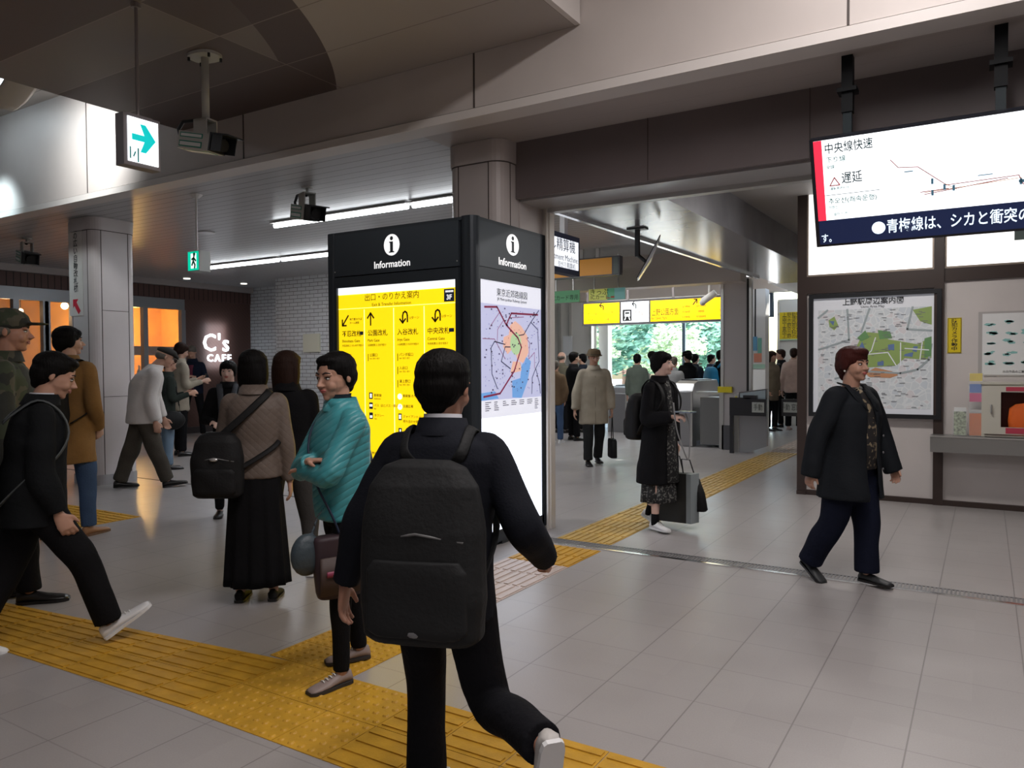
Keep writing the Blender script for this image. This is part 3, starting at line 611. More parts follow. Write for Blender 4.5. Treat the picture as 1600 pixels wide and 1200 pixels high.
S2.text([('下り線', .085, .523, .037, 'LEFT'), ('全線', .085, .482, .024, 'LEFT'), ('추오선(쾌속운행)', .085, .277, .038, 'LEFT'), ('하행선', .085, .24, .02, 'LEFT'), ('運転見合わせ', .1, .352, .018, 'LEFT'), ('열차 지연', .11, .197, .02, 'LEFT')], 0, 0, 0, mat('screen_green_ink', (.01, .17, .15), 1, spec=0), .0005, name='small_lettering', bold=.008)
S2.rects('divider_line', [(.068, .315, .37, .318)], INKT, 0, .001)
S2.strokes('warning_triangle', [[(.10, .372), (.155, .372), (.1275, .418), (.10, .372)]], .006, mat('warn_red', (.6, .1, .1), .5), 0, .001)
S2.strokes('line_diagram', [[(.43, .48), (.47, .43), (.57, .42), (.71, .30), (1.05, .31), (1.07, .26), (1.13, .25), (1.20, .32), (1.26, .27), (1.9, .27)], [(.6, .26), (1.0, .30)], [(.58, .275), (.72, .28)]], .0045, mat('diagram_red', (.55, .2, .22), .5), 0, .001)
S2.strokes('line_diagram', [[(.70, .31), (.76, .27)], [(.6, .27), (1.06, .295), (1.085, .245), (1.14, .237), (1.21, .30)]], .003, mat('diagram_orange', (.8, .4, .15), .5), 0, .001)
S2.rects('station_marks', [(x_ - .006, y_ - .016, x_ + .006, y_ + .016) for x_, y_ in ((.64, .33), (.64, .265), (.70, .29), (.745, .28), (1.20, .31), (1.06, .275))] + [(1.05, .27, 1.09, .285), (1.25, .33, 1.29, .345), (1.26, .27, 1.30, .285), (.50, .398, .545, .404), (.86, .33, .93, .335)], INKB, .001, .001)
TK = emis('ticker_white', (.75, .88, 1), 1.0)
S.text([('青梅線は、シカと衝突の影響', .397, .088, .088, 'LEFT'), ('す。', .03, .05, .06, 'LEFT')], 0, 0, 0, TK, .0035, bold=.01, parent=sc, sx=.74)
S.disc('ticker_dot', .355, .09, .037, TK, .003, .001, parent=sc)
for xx in (-.73, .06):
    d_ = MB().box((xx - .025, 5.08, 2.78), (xx + .025, 5.13, 3.20)).build('drop_pole', mat('dark_teal_metal', (.008, .016, .02), .5, spec=.25), tv)
    MB().box((xx - .032, 5.07, 3.0), (xx + .032, 5.14, 3.34)).build('pole_sleeve', mat('pole_black', (.004, .005, .006), .6, spec=.2), d_); MB().box((xx - .055, 5.05, 3.12), (xx + .055, 5.16, 3.145)).build('collar', mat('pole_black'), d_)
    MB().box((xx - .05, 5.08, 2.35), (xx + .05, 5.2, 2.82)).build('bracket', mat('pole_black'), d_)

# ================================================================ hanging arrow sign
hs = empty('arrow_sign', (-4.8, 3.05, 2.72), 'small white lit sign with a teal arrow hanging from a thin rod', 'sign')
fx = -4.66; y0_, y1_ = AX(194, 187, fx).y, AX(249, 203, fx).y; z0_ = AX(249, 268, fx).z; wd_ = y1_ - y0_; k_ = wd_ / .385
p_ = Board((fx, y0_, z0_), Y, Z, hs)
mb = MB(); mb.prism([p_.P(-.005, 0, -.09), p_.P(wd_ + .005, 0, -.09), p_.P(wd_ + .005, .33, -.09), p_.P(-.005, .33, -.09)], p_.n * .088); mb.build('casing', mat('sign_case', (.20, .18, .19), .5), hs)
p_.rects('light_panel', [(.02, .025, wd_ - .012, .31)], emis('sign_white', (.92, .97, 1), 1.5), 0, .004)
p_.polys('arrow', [[(x_ * k_, z_) for x_, z_ in ((.075, .165), (.075, .205), (.21, .205), (.165, .275), (.225, .275), (.335, .185), (.225, .095), (.165, .095), (.21, .165))]], emis('sign_teal', (.0, .55, .55), .8), .004, .002)
p_.strokes('door_symbol', [[(.055 * k_, .045), (.055 * k_, .115)], [(.14 * k_, .115), (.14 * k_, .03)], [(.09 * k_, .06), (.11 * k_, .09)]], .009, mat('sign_teal_dark', (.05, .45, .45), .5), .004, .002)
ym = (y0_ + y1_) / 2; rx_ = fx - .045
MB().tube([(rx_, ym, z0_ + .33), (rx_, ym, 3.83)], .011).build('hanging_rod', mat('grey_rod', (.28, .25, .25), .4, .4), hs)
MB().box((rx_ - .02, ym - .09, z0_ + .33), (rx_ + .02, ym + .09, z0_ + .342)).tube([(rx_, ym, 3.80), (rx_, ym, 3.829)], .03).build('bracket', mat('grey_rod'), hs)

# ================================================================ cctv camera on a white drop
def cctv(root_pos, label, sc_=1.0, yaw=0, drop=.5, big=True):
    c_ = empty('security_camera', root_pos, label, 'camera')
    R0 = Vector(root_pos); R_ = Matrix.Rotation(yaw, 3, 'Z')
    def T(mb, name, m_, par, sm=False):
        mb.v = [tuple(R0 + R_ @ (Vector(v) * sc_)) for v in mb.v]; return mb.build(name, m_, par, sm)
    WC = mat('camera_cream', (.50, .50, .47), .45); SG = mat('sticker_green', (.02, .25, .17), .5); SW_ = mat('sticker_white', (.75, .78, .77), .5)
    # origin at ceiling, camera body hangs below and points along +x
    if big:
        T(MB().rings([sq(0, 0, .13, .10, -.022, e=.8), sq(0, 0, .13, .10, 0, e=.8)]), 'ceiling_plate', WC, c_)
        T(MB().tube([(.1, .06, -.05), (.1, .06, -.022)], .01).tube([(-.1, .06, -.05), (-.1, .06, -.022)], .01).tube([(-.1, -.06, -.05), (-.1, -.06, -.022)], .01).tube([(.1, -.06, -.05), (.1, -.06, -.022)], .01), 'bolts', BLK, c_)
        T(MB().tube([(0, 0, -.02), (0, 0, -drop)], .028, 16), 'pole', WC, c_, True)
    else:
        T(MB().tube([(0, 0, 0), (0, 0, -.012)], .05, 16), 'ceiling_plate', WC, c_); T(MB().tube([(0, 0, -.01), (0, 0, -drop)], .014, 12), 'pole', WC, c_, True)
    z = -drop
    T(MB().box((-.07, -.055, z - .11), (.06, -.045, z + .01)).box((-.07, .045, z - .11), (.06, .055, z + .01)).box((-.07, -.055, z), (.06, .055, z + .012)), 'bracket', WC, c_)
    til = Matrix.Rotation(math.radians(12), 3, 'Y')
    def tt(mb): mb.v = [tuple(til @ Vector(v) + Vector((0, 0, z - .10))) for v in mb.v]; return mb
    T(tt(MB().box((-.20, -.075, -.13), (.12, .075, 0))), 'housing', WC, c_)
    T(tt(MB().box((.12, -.08, -.125), (.135, .08, .012)).box((.13, -.075, -.12), (.24, -.068, .0)).box((.13, .068, -.12), (.24, .075, .0)).box((.12, -.08, 0), (.30, .08, .01))), 'visor', BLK, c_)
    T(tt(MB().tube([(.10, 0, -.065), (.20, 0, -.065)], .045, 16)), 'lens', INK, c_)
    T(tt(MB().box((-.18, -.078, -.045), (.05, -.0755, -.01)).box((-.18, -.078, -.115), (.05, -.0755, -.07)).box((-.16, -.05, -.1325), (.1, .05, -.1305))), 'sticker', SG, c_)
    T(tt(MB().box((-.17, -.0795, -.038), (.04, -.078, -.017)).box((-.17, -.0795, -.106), (.04, -.078, -.079)).box((-.15, -.04, -.1335), (.09, .04, -.1325))), 'sticker_text_panel', SW_, c_)
    T(tt(MB().tube([(-.19, 0, -.05), (-.26, 0, -.04), (-.29, 0, .02), (-.25, 0, .08), (-.12, 0, .10), (-.04, 0, .09)], .014, 8)), 'cable', BLK, c_, True)
    return c_
q = AZ(320, 86, 3.83)
cctv(q, 'white camera on a thick pole hanging from the brown ceiling beside the arrow sign', 1.0, math.radians(8), .50)
q = AZ(480, 292, 3.34)
cctv(q, 'grey box camera under the slatted ceiling beside the tube lights', 1.15, math.radians(-20), .07, big=False)
q = AZ(42, 372, 3.34)
cctv(q, 'dark box camera under the slatted ceiling at the far left of the white column', 1.25, math.radians(-15), .06, big=False)

# ================================================================ green exit sign
q = AZ(300, 303, 3.34); ez = AY(303, 408, q.y)
ex = empty('exit_sign', (q.x, q.y, ez.z - .15), 'small green emergency exit box hanging on a rod from slatted ceiling', 'exit sign')
x0 = AY(293, 400, q.y).x; x1 = AY(313, 400, q.y).x; z0 = AY(300, 424, q.y).z; z1 = AY(300, 392, q.y).z
mb = MB().box((x0, q.y, z0), (x1 - .02, q.y + .14, z1)); mb.build('casing', mat('sign_case_pale', (.5, .52, .5), .5), ex)
E1 = Board((x0, q.y, z0), X, Z, ex); ww = x1 - x0 - .02; hh = z1 - z0
E1.rects('green_face', [(.01, .01, ww - .01, hh - .01)], emis('exit_green', (.0, .62, .38), 1.0), 0, .003)
E1.rects('door_panel', [(ww * .3, .03, ww * .78, hh - .03)], emis('exit_white', (.85, 1, .95), 1.1), .003, .001)
E1.strokes('running_figure', [[(ww * .58, hh * .72), (ww * .52, hh * .5), (ww * .66, hh * .3), (ww * .62, hh * .15)], [(ww * .52, hh * .5), (ww * .4, hh * .3)], [(ww * .4, hh * .58), (ww * .56, hh * .64), (ww * .72, hh * .5)]], .022, mat('exit_dark', (.0, .3, .16), .5), .004, .001)
E1.disc('running_figure_head', ww * .6, hh * .82, .02, mat('exit_dark'), .004, .001)
MB().tube([(q.x, q.y + .05, z1), (q.x, q.y + .05, 3.34)], .012).tube([(q.x, q.y + .05, 3.30), (q.x, q.y + .05, 3.34)], [.03, .07]).build('hanging_rod', WHITE, ex)

# ================================================================ tube luminaires
def tube_light(x0, x1, y, z, label, grp, m_=TUBE, n_=1, w_=.05):
    t = empty('tube_luminaire', ((x0 + x1) / 2, y, z), label, 'ceiling light', grp)
    MB().box((x0, y - w_ - .02, z + .045), (x1, y + w_ + .02, z + .06)).build('batten', WHITE, t)
    MB().tube([(x0 + .02, y, z + .02), (x1 - .02, y, z + .02)], .028, 10).build('tube', m_, t, True)
    return t
G1 = 'white fluorescent lights under the slatted ceiling'
tube_light(-7.87, -5.62, 6.87, 3.27, 'white fluorescent tube left of the pair above the kiosk', G1)
tube_light(-5.58, -4.3, 6.87, 3.27, 'white fluorescent tube touching the column above the kiosk', G1)
tube_light(-12.3, -10.3, 9.1, 3.27, 'fluorescent tube beside the green exit sign', G1)
tube_light(-10.25, -8.2, 9.1, 3.27, 'fluorescent tube running behind the kiosk top left', G1)
TF = emis('far_tube', (1, 1, 1), 4)
for row, (yy, z_) in enumerate(((14.0, 3.27), (16.0, 3.27))):
    for j in range(4):
        a = -8.6 + j * 1.32
        tube_light(a, a + 1.28, yy, z_, f"{['leftmost', 'second from left', 'third from left', 'rightmost'][j]} bright tube of the {['nearer', 'farther'][row]} row above the yellow hanging sign", 'tube rows above the hanging sign', TF, w_=.1)
# recessed spot discs
for (px_, py_, nm) in ((485, 433, 'small round downlight in the slatted ceiling left of the kiosk'), (292, 435, 'small round downlight by the cafe fascia'), (381, 443, 'small round downlight right of the cafe fascia')):
    q = AZ(px_, py_, 3.34); MB().tube([(q.x, q.y, 3.325), (q.x, q.y, 3.342)], .07, 20).top('downlight', emis('downlight_white', (1, .95, .85), 1.6), nm, 'ceiling light')
q = AZ(322, 363, 3.34); MB().tube([(q.x, q.y, 3.325), (q.x, q.y, 3.342)], .12, 24).top('ceiling_vent', mat('vent_white', (.55, .55, .56), .3), 'round white ceiling vent beside the exit sign rod', 'vent')
# left edge: light panel and cream arc beside the beam
q = AZ(2, 126, 4.6); MB().box((q.x - 1.3, q.y - .25, 4.55), (q.x + .1, q.y + .1, 4.6)).top('ceiling_panel_light', emis('cool_panel', (.75, .9, 1), 5), 'bluish white light panel on the high ceiling at top left', 'ceiling light')
mb = MB(); c0 = AZ(-60, 90, 4.3)
arc = [Vector((c0.x + .75 * math.cos(a), c0.y + .25 + .0 * a, c0.z + .1 + .5 * math.sin(a))) for a in [math.radians(-78 + 7 * j) for j in range(13)]]
mb.tube(arc, .035, 8, flat=4.0, ref=(0, 0, 1)); mb.top('curved_lamp_bracket', mat('cream_arc', (.55, .50, .42), .5), 'cream curved panel edge poking in at upper left', 'bracket', smooth=True)

# ================================================================ cafe at the left
wX = -15.0
CAFE = mat('cafe_brown', (.13, .07, .058), .55); n = NT(CAFE)
dg = n.m('ADD', n.y, n.z); dg2 = n.m('SUBTRACT', n.y, n.z)
l1 = n.line(dg, .09, .01); n.color(n.mix(n.m('MULTIPLY', l1, .6), (.13, .07, .058), (.07, .04, .035)))
yA, yB = 5.0, AX(392, 560, wX).y      # wall extent
xs = lambda p, yy=500: AX(p, yy, wX).y
w1a, w1b = xs(212), xs(288)
mb = MB().box((wX - .2, w1b, 0), (wX, yB, 3.34)).box((wX - .2, yA, 2.95), (wX, w1b, 3.34)).box((wX - .2, yA, 0), (wX, w1b, .15)); cw = struct('wall_cafe', mb, CAFE)
struct('trim_15', MB().box((wX, yA, 3.22), (wX + .12, yB, 3.342)), mat('cafe_fascia', (.50, .46, .45), .45))
SL = slat_mat('cafe_slats', (.13, .07, .06), 'y', .12, .5, .3, .02)
struct('trim_16', MB().box((wX, yA, 2.96), (wX + .02, yB, 3.215)), SL)
GF = mat('window_frame_grey', (.36, .38, .40), .4, .5)
def cafe_window(name, ya, yb, muls, rail=2.72):
    o = struct(name, MB().box((wX - .09, ya, .15), (wX - .08, yb, rail)), mat('cafe_glass', (.9, .92, .95), .02, alpha=.16, spec=.8))
    mb = MB().box((wX - .1, ya, rail), (wX + .02, yb, 2.95)).box((wX - .1, ya, .15), (wX + .02, yb, .3))
    for m_ in muls: mb.box((wX - .1, m_ - .05, .15), (wX + .02, m_ + .05, rail))
    mb.build('window_frame', GF, o)
cafe_window('window_3', w1a - .6, w1b, (xs(227), w1b - .03))
cafe_window('window_4', yA, w1a - .6, (xs(25), xs(71), xs(74), xs(116)))
# warm room behind the glass
WARM = mat('cafe_warm_wall', (.75, .42, .14), .6, var=.1); DK = mat('cafe_dark', (.06, .05, .05), .5)
struct('wall_cafe_room', MB().box((wX - 3.6, yA, 0), (wX - 3.5, yB + .1, 3.3)), WARM)
struct('wall_cafe_room', MB().box((wX - 3.5, yB, 0), (wX - .2, yB + .1, 3.3)).box((wX - 3.5, yA - .1, 0), (wX - .2, yA, 3.3)), WARM)
struct('ceiling', MB().box((wX - 3.6, yA, 3.3), (wX, yB + .1, 3.4)), mat('cafe_ceiling', (.5, .35, .2), .6))
light('cafe_light', 'POINT', (wX - 2.6, xs(250) + 1.0, 2.4), 130, (1, .60, .18), .15)
light('cafe_light', 'POINT', (wX - 1.2, xs(60), 2.6), 16, (1, .6, .3), .1)
BULB = emis('warm_bulb', (1, .72, .40), 14)
for q_, nm, r_ in ((AX(101, 478, wX - .9), 'glowing pendant bulb inside the cafe left of the white column', .07), (AX(32, 486, wX - .9), 'glowing pendant bulb in the cafe window at far left', .05), (AX(246, 476, wX - 1.2), 'small bright bulb in the orange cafe window', .06)):
    t = empty('pendant_lamp', q_, nm, 'lamp'); MB().ball(q_, r_).build('bulb', BULB, t, True); MB().tube([(q_.x, q_.y, q_.z + r_ * .8), (q_.x, q_.y, 3.3)], .008, 6).build('cord', INK, t)
q_ = AX(250, 530, wX - .8)
ct = empty('cafe_counter', (wX - 1.0, q_.y, 0), 'dark cafe counter seen through the orange lit window', 'counter')
MB().box((wX - 1.3, xs(205), 0), (wX - .6, yB - .2, 1.15)).build('counter_body', DK, ct); MB().box((wX - 1.35, xs(205), 1.15), (wX - .55, yB - .2, 1.19)).build('worktop', mat('warm_wood', (.3, .16, .06), .4), ct)
rng = random.Random(11)
for j in range(14):
    yy = xs(222) + j * .21; hh = rng.uniform(.16, .34)
    MB().tube([(wX - .8, yy, 1.19), (wX - .8, yy, 1.19 + hh * .6), (wX - .8, yy, 1.19 + hh * .75), (wX - .8, yy, 1.19 + hh)], [.045, .045, .018, .016], 10).top('bottle', mat(['glass_teal', 'glass_dark', 'glass_pale'][j % 3], [(.1, .3, .35), (.03, .03, .03), (.5, .55, .55)][j % 3], .15), 'bottle standing on the dark counter inside the cafe', 'bottle', 'bottles on the cafe counter', smooth=True)
MB().box((wX - 1.9, xs(218), 1.75), (wX - 1.3, yB - .3, 1.95)).top('hanging_shelf', mat('cafe_shelf', (.10, .06, .04), .5), 'brown shelf hanging over the cafe counter in the orange window', 'shelf')
# lit cafe name
cn = empty('cafe_sign', (wX, xs(340, 540), 1.9), 'glowing white cafe name letters on the brown wall', 'sign')
NB = Board((wX + .002, xs(310, 540), 0), Y, Z, cn)
wc = xs(362, 540) - xs(310, 540); zc = AX(335, 540, wX + .05).z; zc2 = AX(340, 560, wX + .05).z
LG = emis('letter_glow', (.85, .93, 1), 3.2)
zc = AX(337, 537, wX).z; zc2 = AX(342, 560, wX).z
NB.text("C's", AX(337, 537, wX).y - NB.o.y, zc, .56, LG, 0, bold=.006, th=.03, sx=.92, spacing=1.12)
NB.text('CAFE', AX(342, 560, wX).y - NB.o.y, zc2, .23, LG, 0, bold=.012, th=.03, spacing=1.35)
light('sign_glow', 'AREA', (wX + .12, xs(338, 540), zc - .05), 5, (.8, .9, 1), 1.0, .5, rot=(0, math.radians(90), 0))
struct('baseboard_cafe', MB().box((wX, w1b, 0), (wX + .03, yB, .14)), DK)
# white brick walls right of the cafe
BR = mat('white_brick', (.62, .62, .62), .45); n = NT(BR)
bt = n.n.nodes.new('ShaderNodeTexBrick'); cb_ = n.n.nodes.new('ShaderNodeCombineXYZ'); n.lk(n.m('ADD', n.x, n.y), cb_.inputs[0]); n.lk(n.z, cb_.inputs[1]); n.lk(cb_.outputs[0], bt.inputs[0])
bt.inputs['Scale'].default_value = 1; bt.inputs['Brick Width'].default_value = .24; bt.inputs['Row Height'].default_value = .078; bt.inputs['Mortar Size'].default_value = .006
bt.inputs['Color1'].default_value = (.62, .63, .64, 1); bt.inputs['Color2'].default_value = (.56, .57, .58, 1); bt.inputs['Mortar'].default_value = (.18, .17, .17, 1); n.color(bt.outputs[0])
xb = AY(432, 560, 11.3).x
struct('wall_brick', MB().box((wX - .2, yB, 0), (xb + .15, yB + .25, 3.342)), BR)
struct('wall_brick', MB().box((xb, 11.3, 0), (-8.6, 11.6, 3.342)).box((xb, 11.6, 0), (xb + .3, 12.3, 3.342)), BR)
struct('wall_brick', MB().box((wX - .2, 12.6, 0), (-8.6, 13.0, 3.35)), BR)
struct('wall_end', MB().box((-30.2, -9, 0), (-30, 5, 4.7)).box((-30, 4.9, 0), (wX, 5.0, 3.5)), HW)
q0_, q1_ = AY(474, 522, 11.28), AY(500, 550, 11.28)
MB().box((q0_.x, 11.265, q1_.z), (q1_.x, 11.30, q0_.z)).top('paper_notice', mat('cream_paper', (.62, .60, .48), .6), 'cream paper notice on the white brick wall behind the dark haired women', 'notice')
for px_, nm in ((487, 'left'), (506, 'right')):
    q_ = AY(px_, 478, 11.29); MB().ball((q_.x, 11.285, q_.z), .022, 10).top('wall_fixing', WHITE, f'tiny white round fixing on the brick wall, {nm} of the two', 'wall fixing', smooth=True)
# grey railing box low behind the women
q_ = AY(415, 600, 10.4)
rl = empty('steel_railing', (q_.x, 10.4, 0), 'grey steel railing in front of the white brick wall', 'railing')
xa, xb_ = AY(388, 610, 10.4).x, AY(450, 610, 10.4).x; zt = AY(415, 601, 10.4).z
MB().box((xa, 10.38, zt - .06), (xb_, 10.45, zt)).build('top_rail', ALU, rl)
for j in range(5): xx = xa + (xb_ - xa) * j / 4; MB().box((xx - .03, 10.39, 0), (xx + .03, 10.44, zt - .06)).build('post', mat('rail_dark', (.18, .17, .18), .4, .5), rl)
MB().box((xa, 10.41, .1), (xb_, 10.425, zt - .06)).build('infill_panel', mat('rail_panel', (.22, .20, .20), .4, .4), rl)
# column sign strip with red arrow
cs_ = empty('column_sign', (-9.75, 5.32, 2.5), 'tall narrow white sign with vertical Japanese letters and red arrow on column', 'sign')
q_ = Board((-9.90, 5.328, 0), X, Z, cs_)
q_.rects('sign_plate', [(.02, 2.12, .33, 3.30)], mat('sign_plate', (.66, .63, .60), .4), 0, .004)
q_.text('幅の広い自動改札機', .175, 3.26, .099, INK, .005, vertical=True, bold=.01)
q_.polys('red_arrow', [[(.10, 2.33), (.10, 2.17 + .14), (.10, 2.22), (.13, 2.25), (.22, 2.14), (.27, 2.18), (.18, 2.29), (.22, 2.33)]], mat('arrow_red', (.60, .03, .06), .5), .004, .001)

# ================================================================ tactile paving
def strip(name, x0, x1, y0, y1, along, m_, label, kind='bars', shear=None):
    mb = MB(); hb = .003
    nx = max(1, round((x1 - x0) / .3)); ny = max(1, round((y1 - y0) / .3)); sx_, sy_ = (x1 - x0) / nx, (y1 - y0) / ny
    for i in range(nx):
        for j in range(ny):
            ax, ay = x0 + i * sx_, y0 + j * sy_
            mb.box((ax + .002, ay + .002, 0), (ax + sx_ - .002, ay + sy_ - .002, hb))
            if kind == 'bars':
                for b in range(4):
                    if along == 'x': c = ay + sy_ * (b + .5) / 4; mb.prism([Vector((ax + .012, c - .017, hb)), Vector((ax + sx_ - .012, c - .017, hb)), Vector((ax + sx_ - .012, c + .017, hb)), Vector((ax + .012, c + .017, hb))], (0, 0, .005))
                    else: c = ax + sx_ * (b + .5) / 4; mb.prism([Vector((c - .017, ay + .012, hb)), Vector((c + .017, ay + .012, hb)), Vector((c + .017, ay + sy_ - .012, hb)), Vector((c - .017, ay + sy_ - .012, hb))], (0, 0, .005))
            elif kind == 'dots':
                for a in range(5):
                    for b in range(5):
                        cx, cy = ax + sx_ * (a + .5) / 5, ay + sy_ * (b + .5) / 5; l0 = [Vector((cx + .016 * math.cos(t), cy + .016 * math.sin(t), hb)) for t in [PI / 4 * z_ for z_ in range(8)]]; l1 = [Vector((cx + .009 * math.cos(t), cy + .009 * math.sin(t), hb + .005)) for t in [PI / 4 * z_ for z_ in range(8)]]
                        mb.rings([l0, l1])
    if shear: mb.v = [shear(*v) for v in mb.v]
    return mb.top(name, m_, label, 'tactile paving', 'yellow tactile paving in the floor')
strip('tactile_paving', -7.42, -2.92, 2.02, 2.63, 'x', YEL, 'yellow ribbed tactile strip running off to the left, under the walking man', shear=lambda x, y, z: (x, y + (x + 2.92) * (.045 + (y - 2.02) * .11), z))
strip('tactile_paving', -2.92, -2.10, 2.02, 2.63, 'x', YEL, 'yellow studded tactile square where the strips meet', 'dots')
strip('tactile_paving', -2.10, -.3, 2.02, 2.63, 'x', YEL, 'yellow ribbed tactile strip at the bottom edge right of the studded square')
strip('tactile_paving', -3.09, -2.53, 2.63, 3.1, 'y', YEL, 'short yellow studded tactile piece under the teal woman\'s shoes', 'dots')
strip('tactile_paving', -3.09, -2.56, 3.1, 3.7, 'y', YEL, 'yellow ribbed tactile strip behind the teal woman')
strip('tactile_paving', -3.09, -2.56, 3.7, 4.9, 'y', YELP, 'pale worn ribbed tactile strip in front of the kiosk')
strip('tactile_paving', -3.09, -2.56, 4.9, 5.46, 'y', YEL, 'yellow tactile piece just before the steel threshold')
strip('tactile_paving', -3.08, -2.58, 5.68, 13.0, 'y', mat('tactile_mid', (.50, .32, .08), .45, var=.15, vscale=8), 'long yellow ribbed tactile strip leading through the gate opening')
strip('tactile_paving', -3.08, -2.58, 13.0, 18.0, 'y', YELP, 'far pale end of the tactile strip beyond the gates')
strip('tactile_paving', -9.0, -7.05, 3.85, 4.45, 'x', YEL, 'yellow tactile strip end behind the man in the mustard coat')
# ================================================================ signs beyond the opening
Yh = 14.4
a, b_, t_ = AY(911, 508, Yh), AY(1130, 500, Yh), AY(911, 474, Yh)
hsn = empty('direction_sign', ((a.x + b_.x) / 2, Yh, a.z), 'wide yellow hanging direction sign with a white train panel over the gates', 'sign')
Wd = b_.x - a.x + .35; Hh = t_.z - a.z; s = Board((a.x, Yh, a.z), X, Z, hsn)
sx_ = lambda px_: AY(px_, 490, Yh).x - a.x
mb = MB(); mb.prism([s.P(-.02, -.02, -.15), s.P(Wd, -.02, -.15), s.P(Wd, Hh + .02, -.15), s.P(-.02, Hh + .02, -.15)], s.n * .148); mb.build('casing', mat('sign_casing_dark', (.10, .10, .11), .4), hsn)
SY = emis('sign_yellow', (1, .64, .0), 1.05); SWh = emis('sign_face_white', (.92, .95, 1), 1.0)
s.rects('yellow_panel', [(.02, .02, sx_(968), Hh - .02), (sx_(1015) + .02, .02, Wd - .03, Hh - .02)], SY, 0, .004)
s.rects('white_panel', [(sx_(969) + .02, .02, sx_(1014), Hh - .02)], SWh, 0, .004)
s.text([('上野公園方面', sx_(1018), Hh * .42, .150, 'LEFT'), ('for Ueno Park', sx_(1018), Hh * .18, .09, 'LEFT')], 0, 0, 0, BRN, .005, bold=.005, sx=.62)
tiny = [('不忍口の湯', sx_(918), Hh * .48, .07, 'LEFT'), ('アトレ上野', sx_(943), Hh * .50, .07, 'LEFT'), ('不忍池', sx_(918), Hh * .20, .07, 'LEFT'), ('アメ横', sx_(943), Hh * .20, .07, 'LEFT'), ('京成線', sx_(992), Hh * .42, .10, 'LEFT'), ('Keisei Line', sx_(992), Hh * .2, .045, 'LEFT')]
for j, xx in enumerate((1066, 1088, 1124)):
    for q, t in enumerate((('国立博物館', '西洋美術館', '科学博物館'), ('東京文化会館', '上野動物園', '東京都美術館'), ('上野の森', '芸術大学', '文化会館'))[j]): tiny.append((t, sx_(xx), Hh * (.62 - .22 * q), .052, 'LEFT'))
s.text(tiny, 0, 0, 0, mat('sign_brown_ink', (.25, .13, .02), .6), .005, name='small_lettering', sx=.62)
def hook(cx): return [[(sx_(cx + 3), Hh * .66), (sx_(cx + 3), Hh * .80), (sx_(cx + 1), Hh * .86), (sx_(cx - 2.5), Hh * .86)], [(sx_(cx), Hh * .96), (sx_(cx - 3), Hh * .86), (sx_(cx), Hh * .76)]]
s.strokes('direction_arrows', hook(940) + hook(991) + [[(sx_(1083), Hh * .70), (sx_(1089), Hh * .92)], [(sx_(1084.5), Hh * .92), (sx_(1089), Hh * .92), (sx_(1089), Hh * .76)]], .02, INK, .004, .002)
s.rects('train_pictogram', [(sx_(973), .05, sx_(987), Hh * .62)], INK, .004, .001)
s.polys('train_front', [[(sx_(976), .14), (sx_(984.5), .14), (sx_(984.5), Hh * .55), (sx_(976), Hh * .55)], [(sx_(975.5), .07), (sx_(977), .07), (sx_(978.5), .13), (sx_(977), .13)], [(sx_(983.5), .07), (sx_(985), .07), (sx_(983.5), .13), (sx_(982), .13)]], SWh, .005, .001)
s.rects('train_window', [(sx_(977), Hh * .42, sx_(983.5), Hh * .50)], INK, .006, .001)
for px_ in (916, 979, 1050, 1125):
    xx = AY(px_, 470, Yh).x; MB().box((xx - .02, Yh + .05, t_.z), (xx + .02, Yh + .09, 3.34)).build('hanger', mat('grey_rod', (.28, .25, .25), .4), hsn)
# white fare adjustment sign, facing right toward the concourse
Yf = 8.6
a0, a1 = AY(856, 410, Yf), AY(905, 420, Yf); zt0, zt1 = AY(858, 352, Yf).z, AY(858, 425, Yf).z
fs = empty('fare_adjustment_sign', (a1.x, Yf, zt1), 'white lit fare adjustment machine sign just right of the kiosk', 'sign')
u_ = Vector((.80, .60, 0)); u_ = Vector((.55, .84, 0)).normalized()
e1 = AZ(905, 378, 3.02); pe = AX(906, 432, -4.0); pt = AX(905, 372, -4.0)
bd2 = Board(Vector((-4.0, pe.y, pe.z)) - Y * 1.9, Y, Z, fs); h2 = pt.z - pe.z
mb = MB(); mb.prism([bd2.P(0, 0, -.12), bd2.P(1.9, 0, -.12), bd2.P(1.9, h2, -.12), bd2.P(0, h2, -.12)], bd2.n * .118); mb.build('casing', mat('sign_casing_navy', (.03, .04, .09), .4), fs)
bd2.rects('light_panel', [(.03, .06, 1.86, h2 - .06)], SWh, 0, .003)
bd2.text([('のりこし精算機', 1.78, h2 * .68, .15, 'RIGHT')], 0, 0, 0, NAVY, .004)
bd2.text([('Fare Adjustment Machine', 1.84, h2 * .38, .095, 'RIGHT'), ('정산기 精算机', 1.78, h2 * .2, .07, 'RIGHT')], 0, 0, 0, mat('grey_ink', (.25, .27, .33), .6), .004, name='small_lettering')
MB().box((-4.10, pe.y - .3, pt.z), (-4.04, pe.y - .22, 3.342)).box((-4.10, pe.y - 1.6, pt.z), (-4.04, pe.y - 1.52, 3.342)).build('hanger', WHITE, fs)
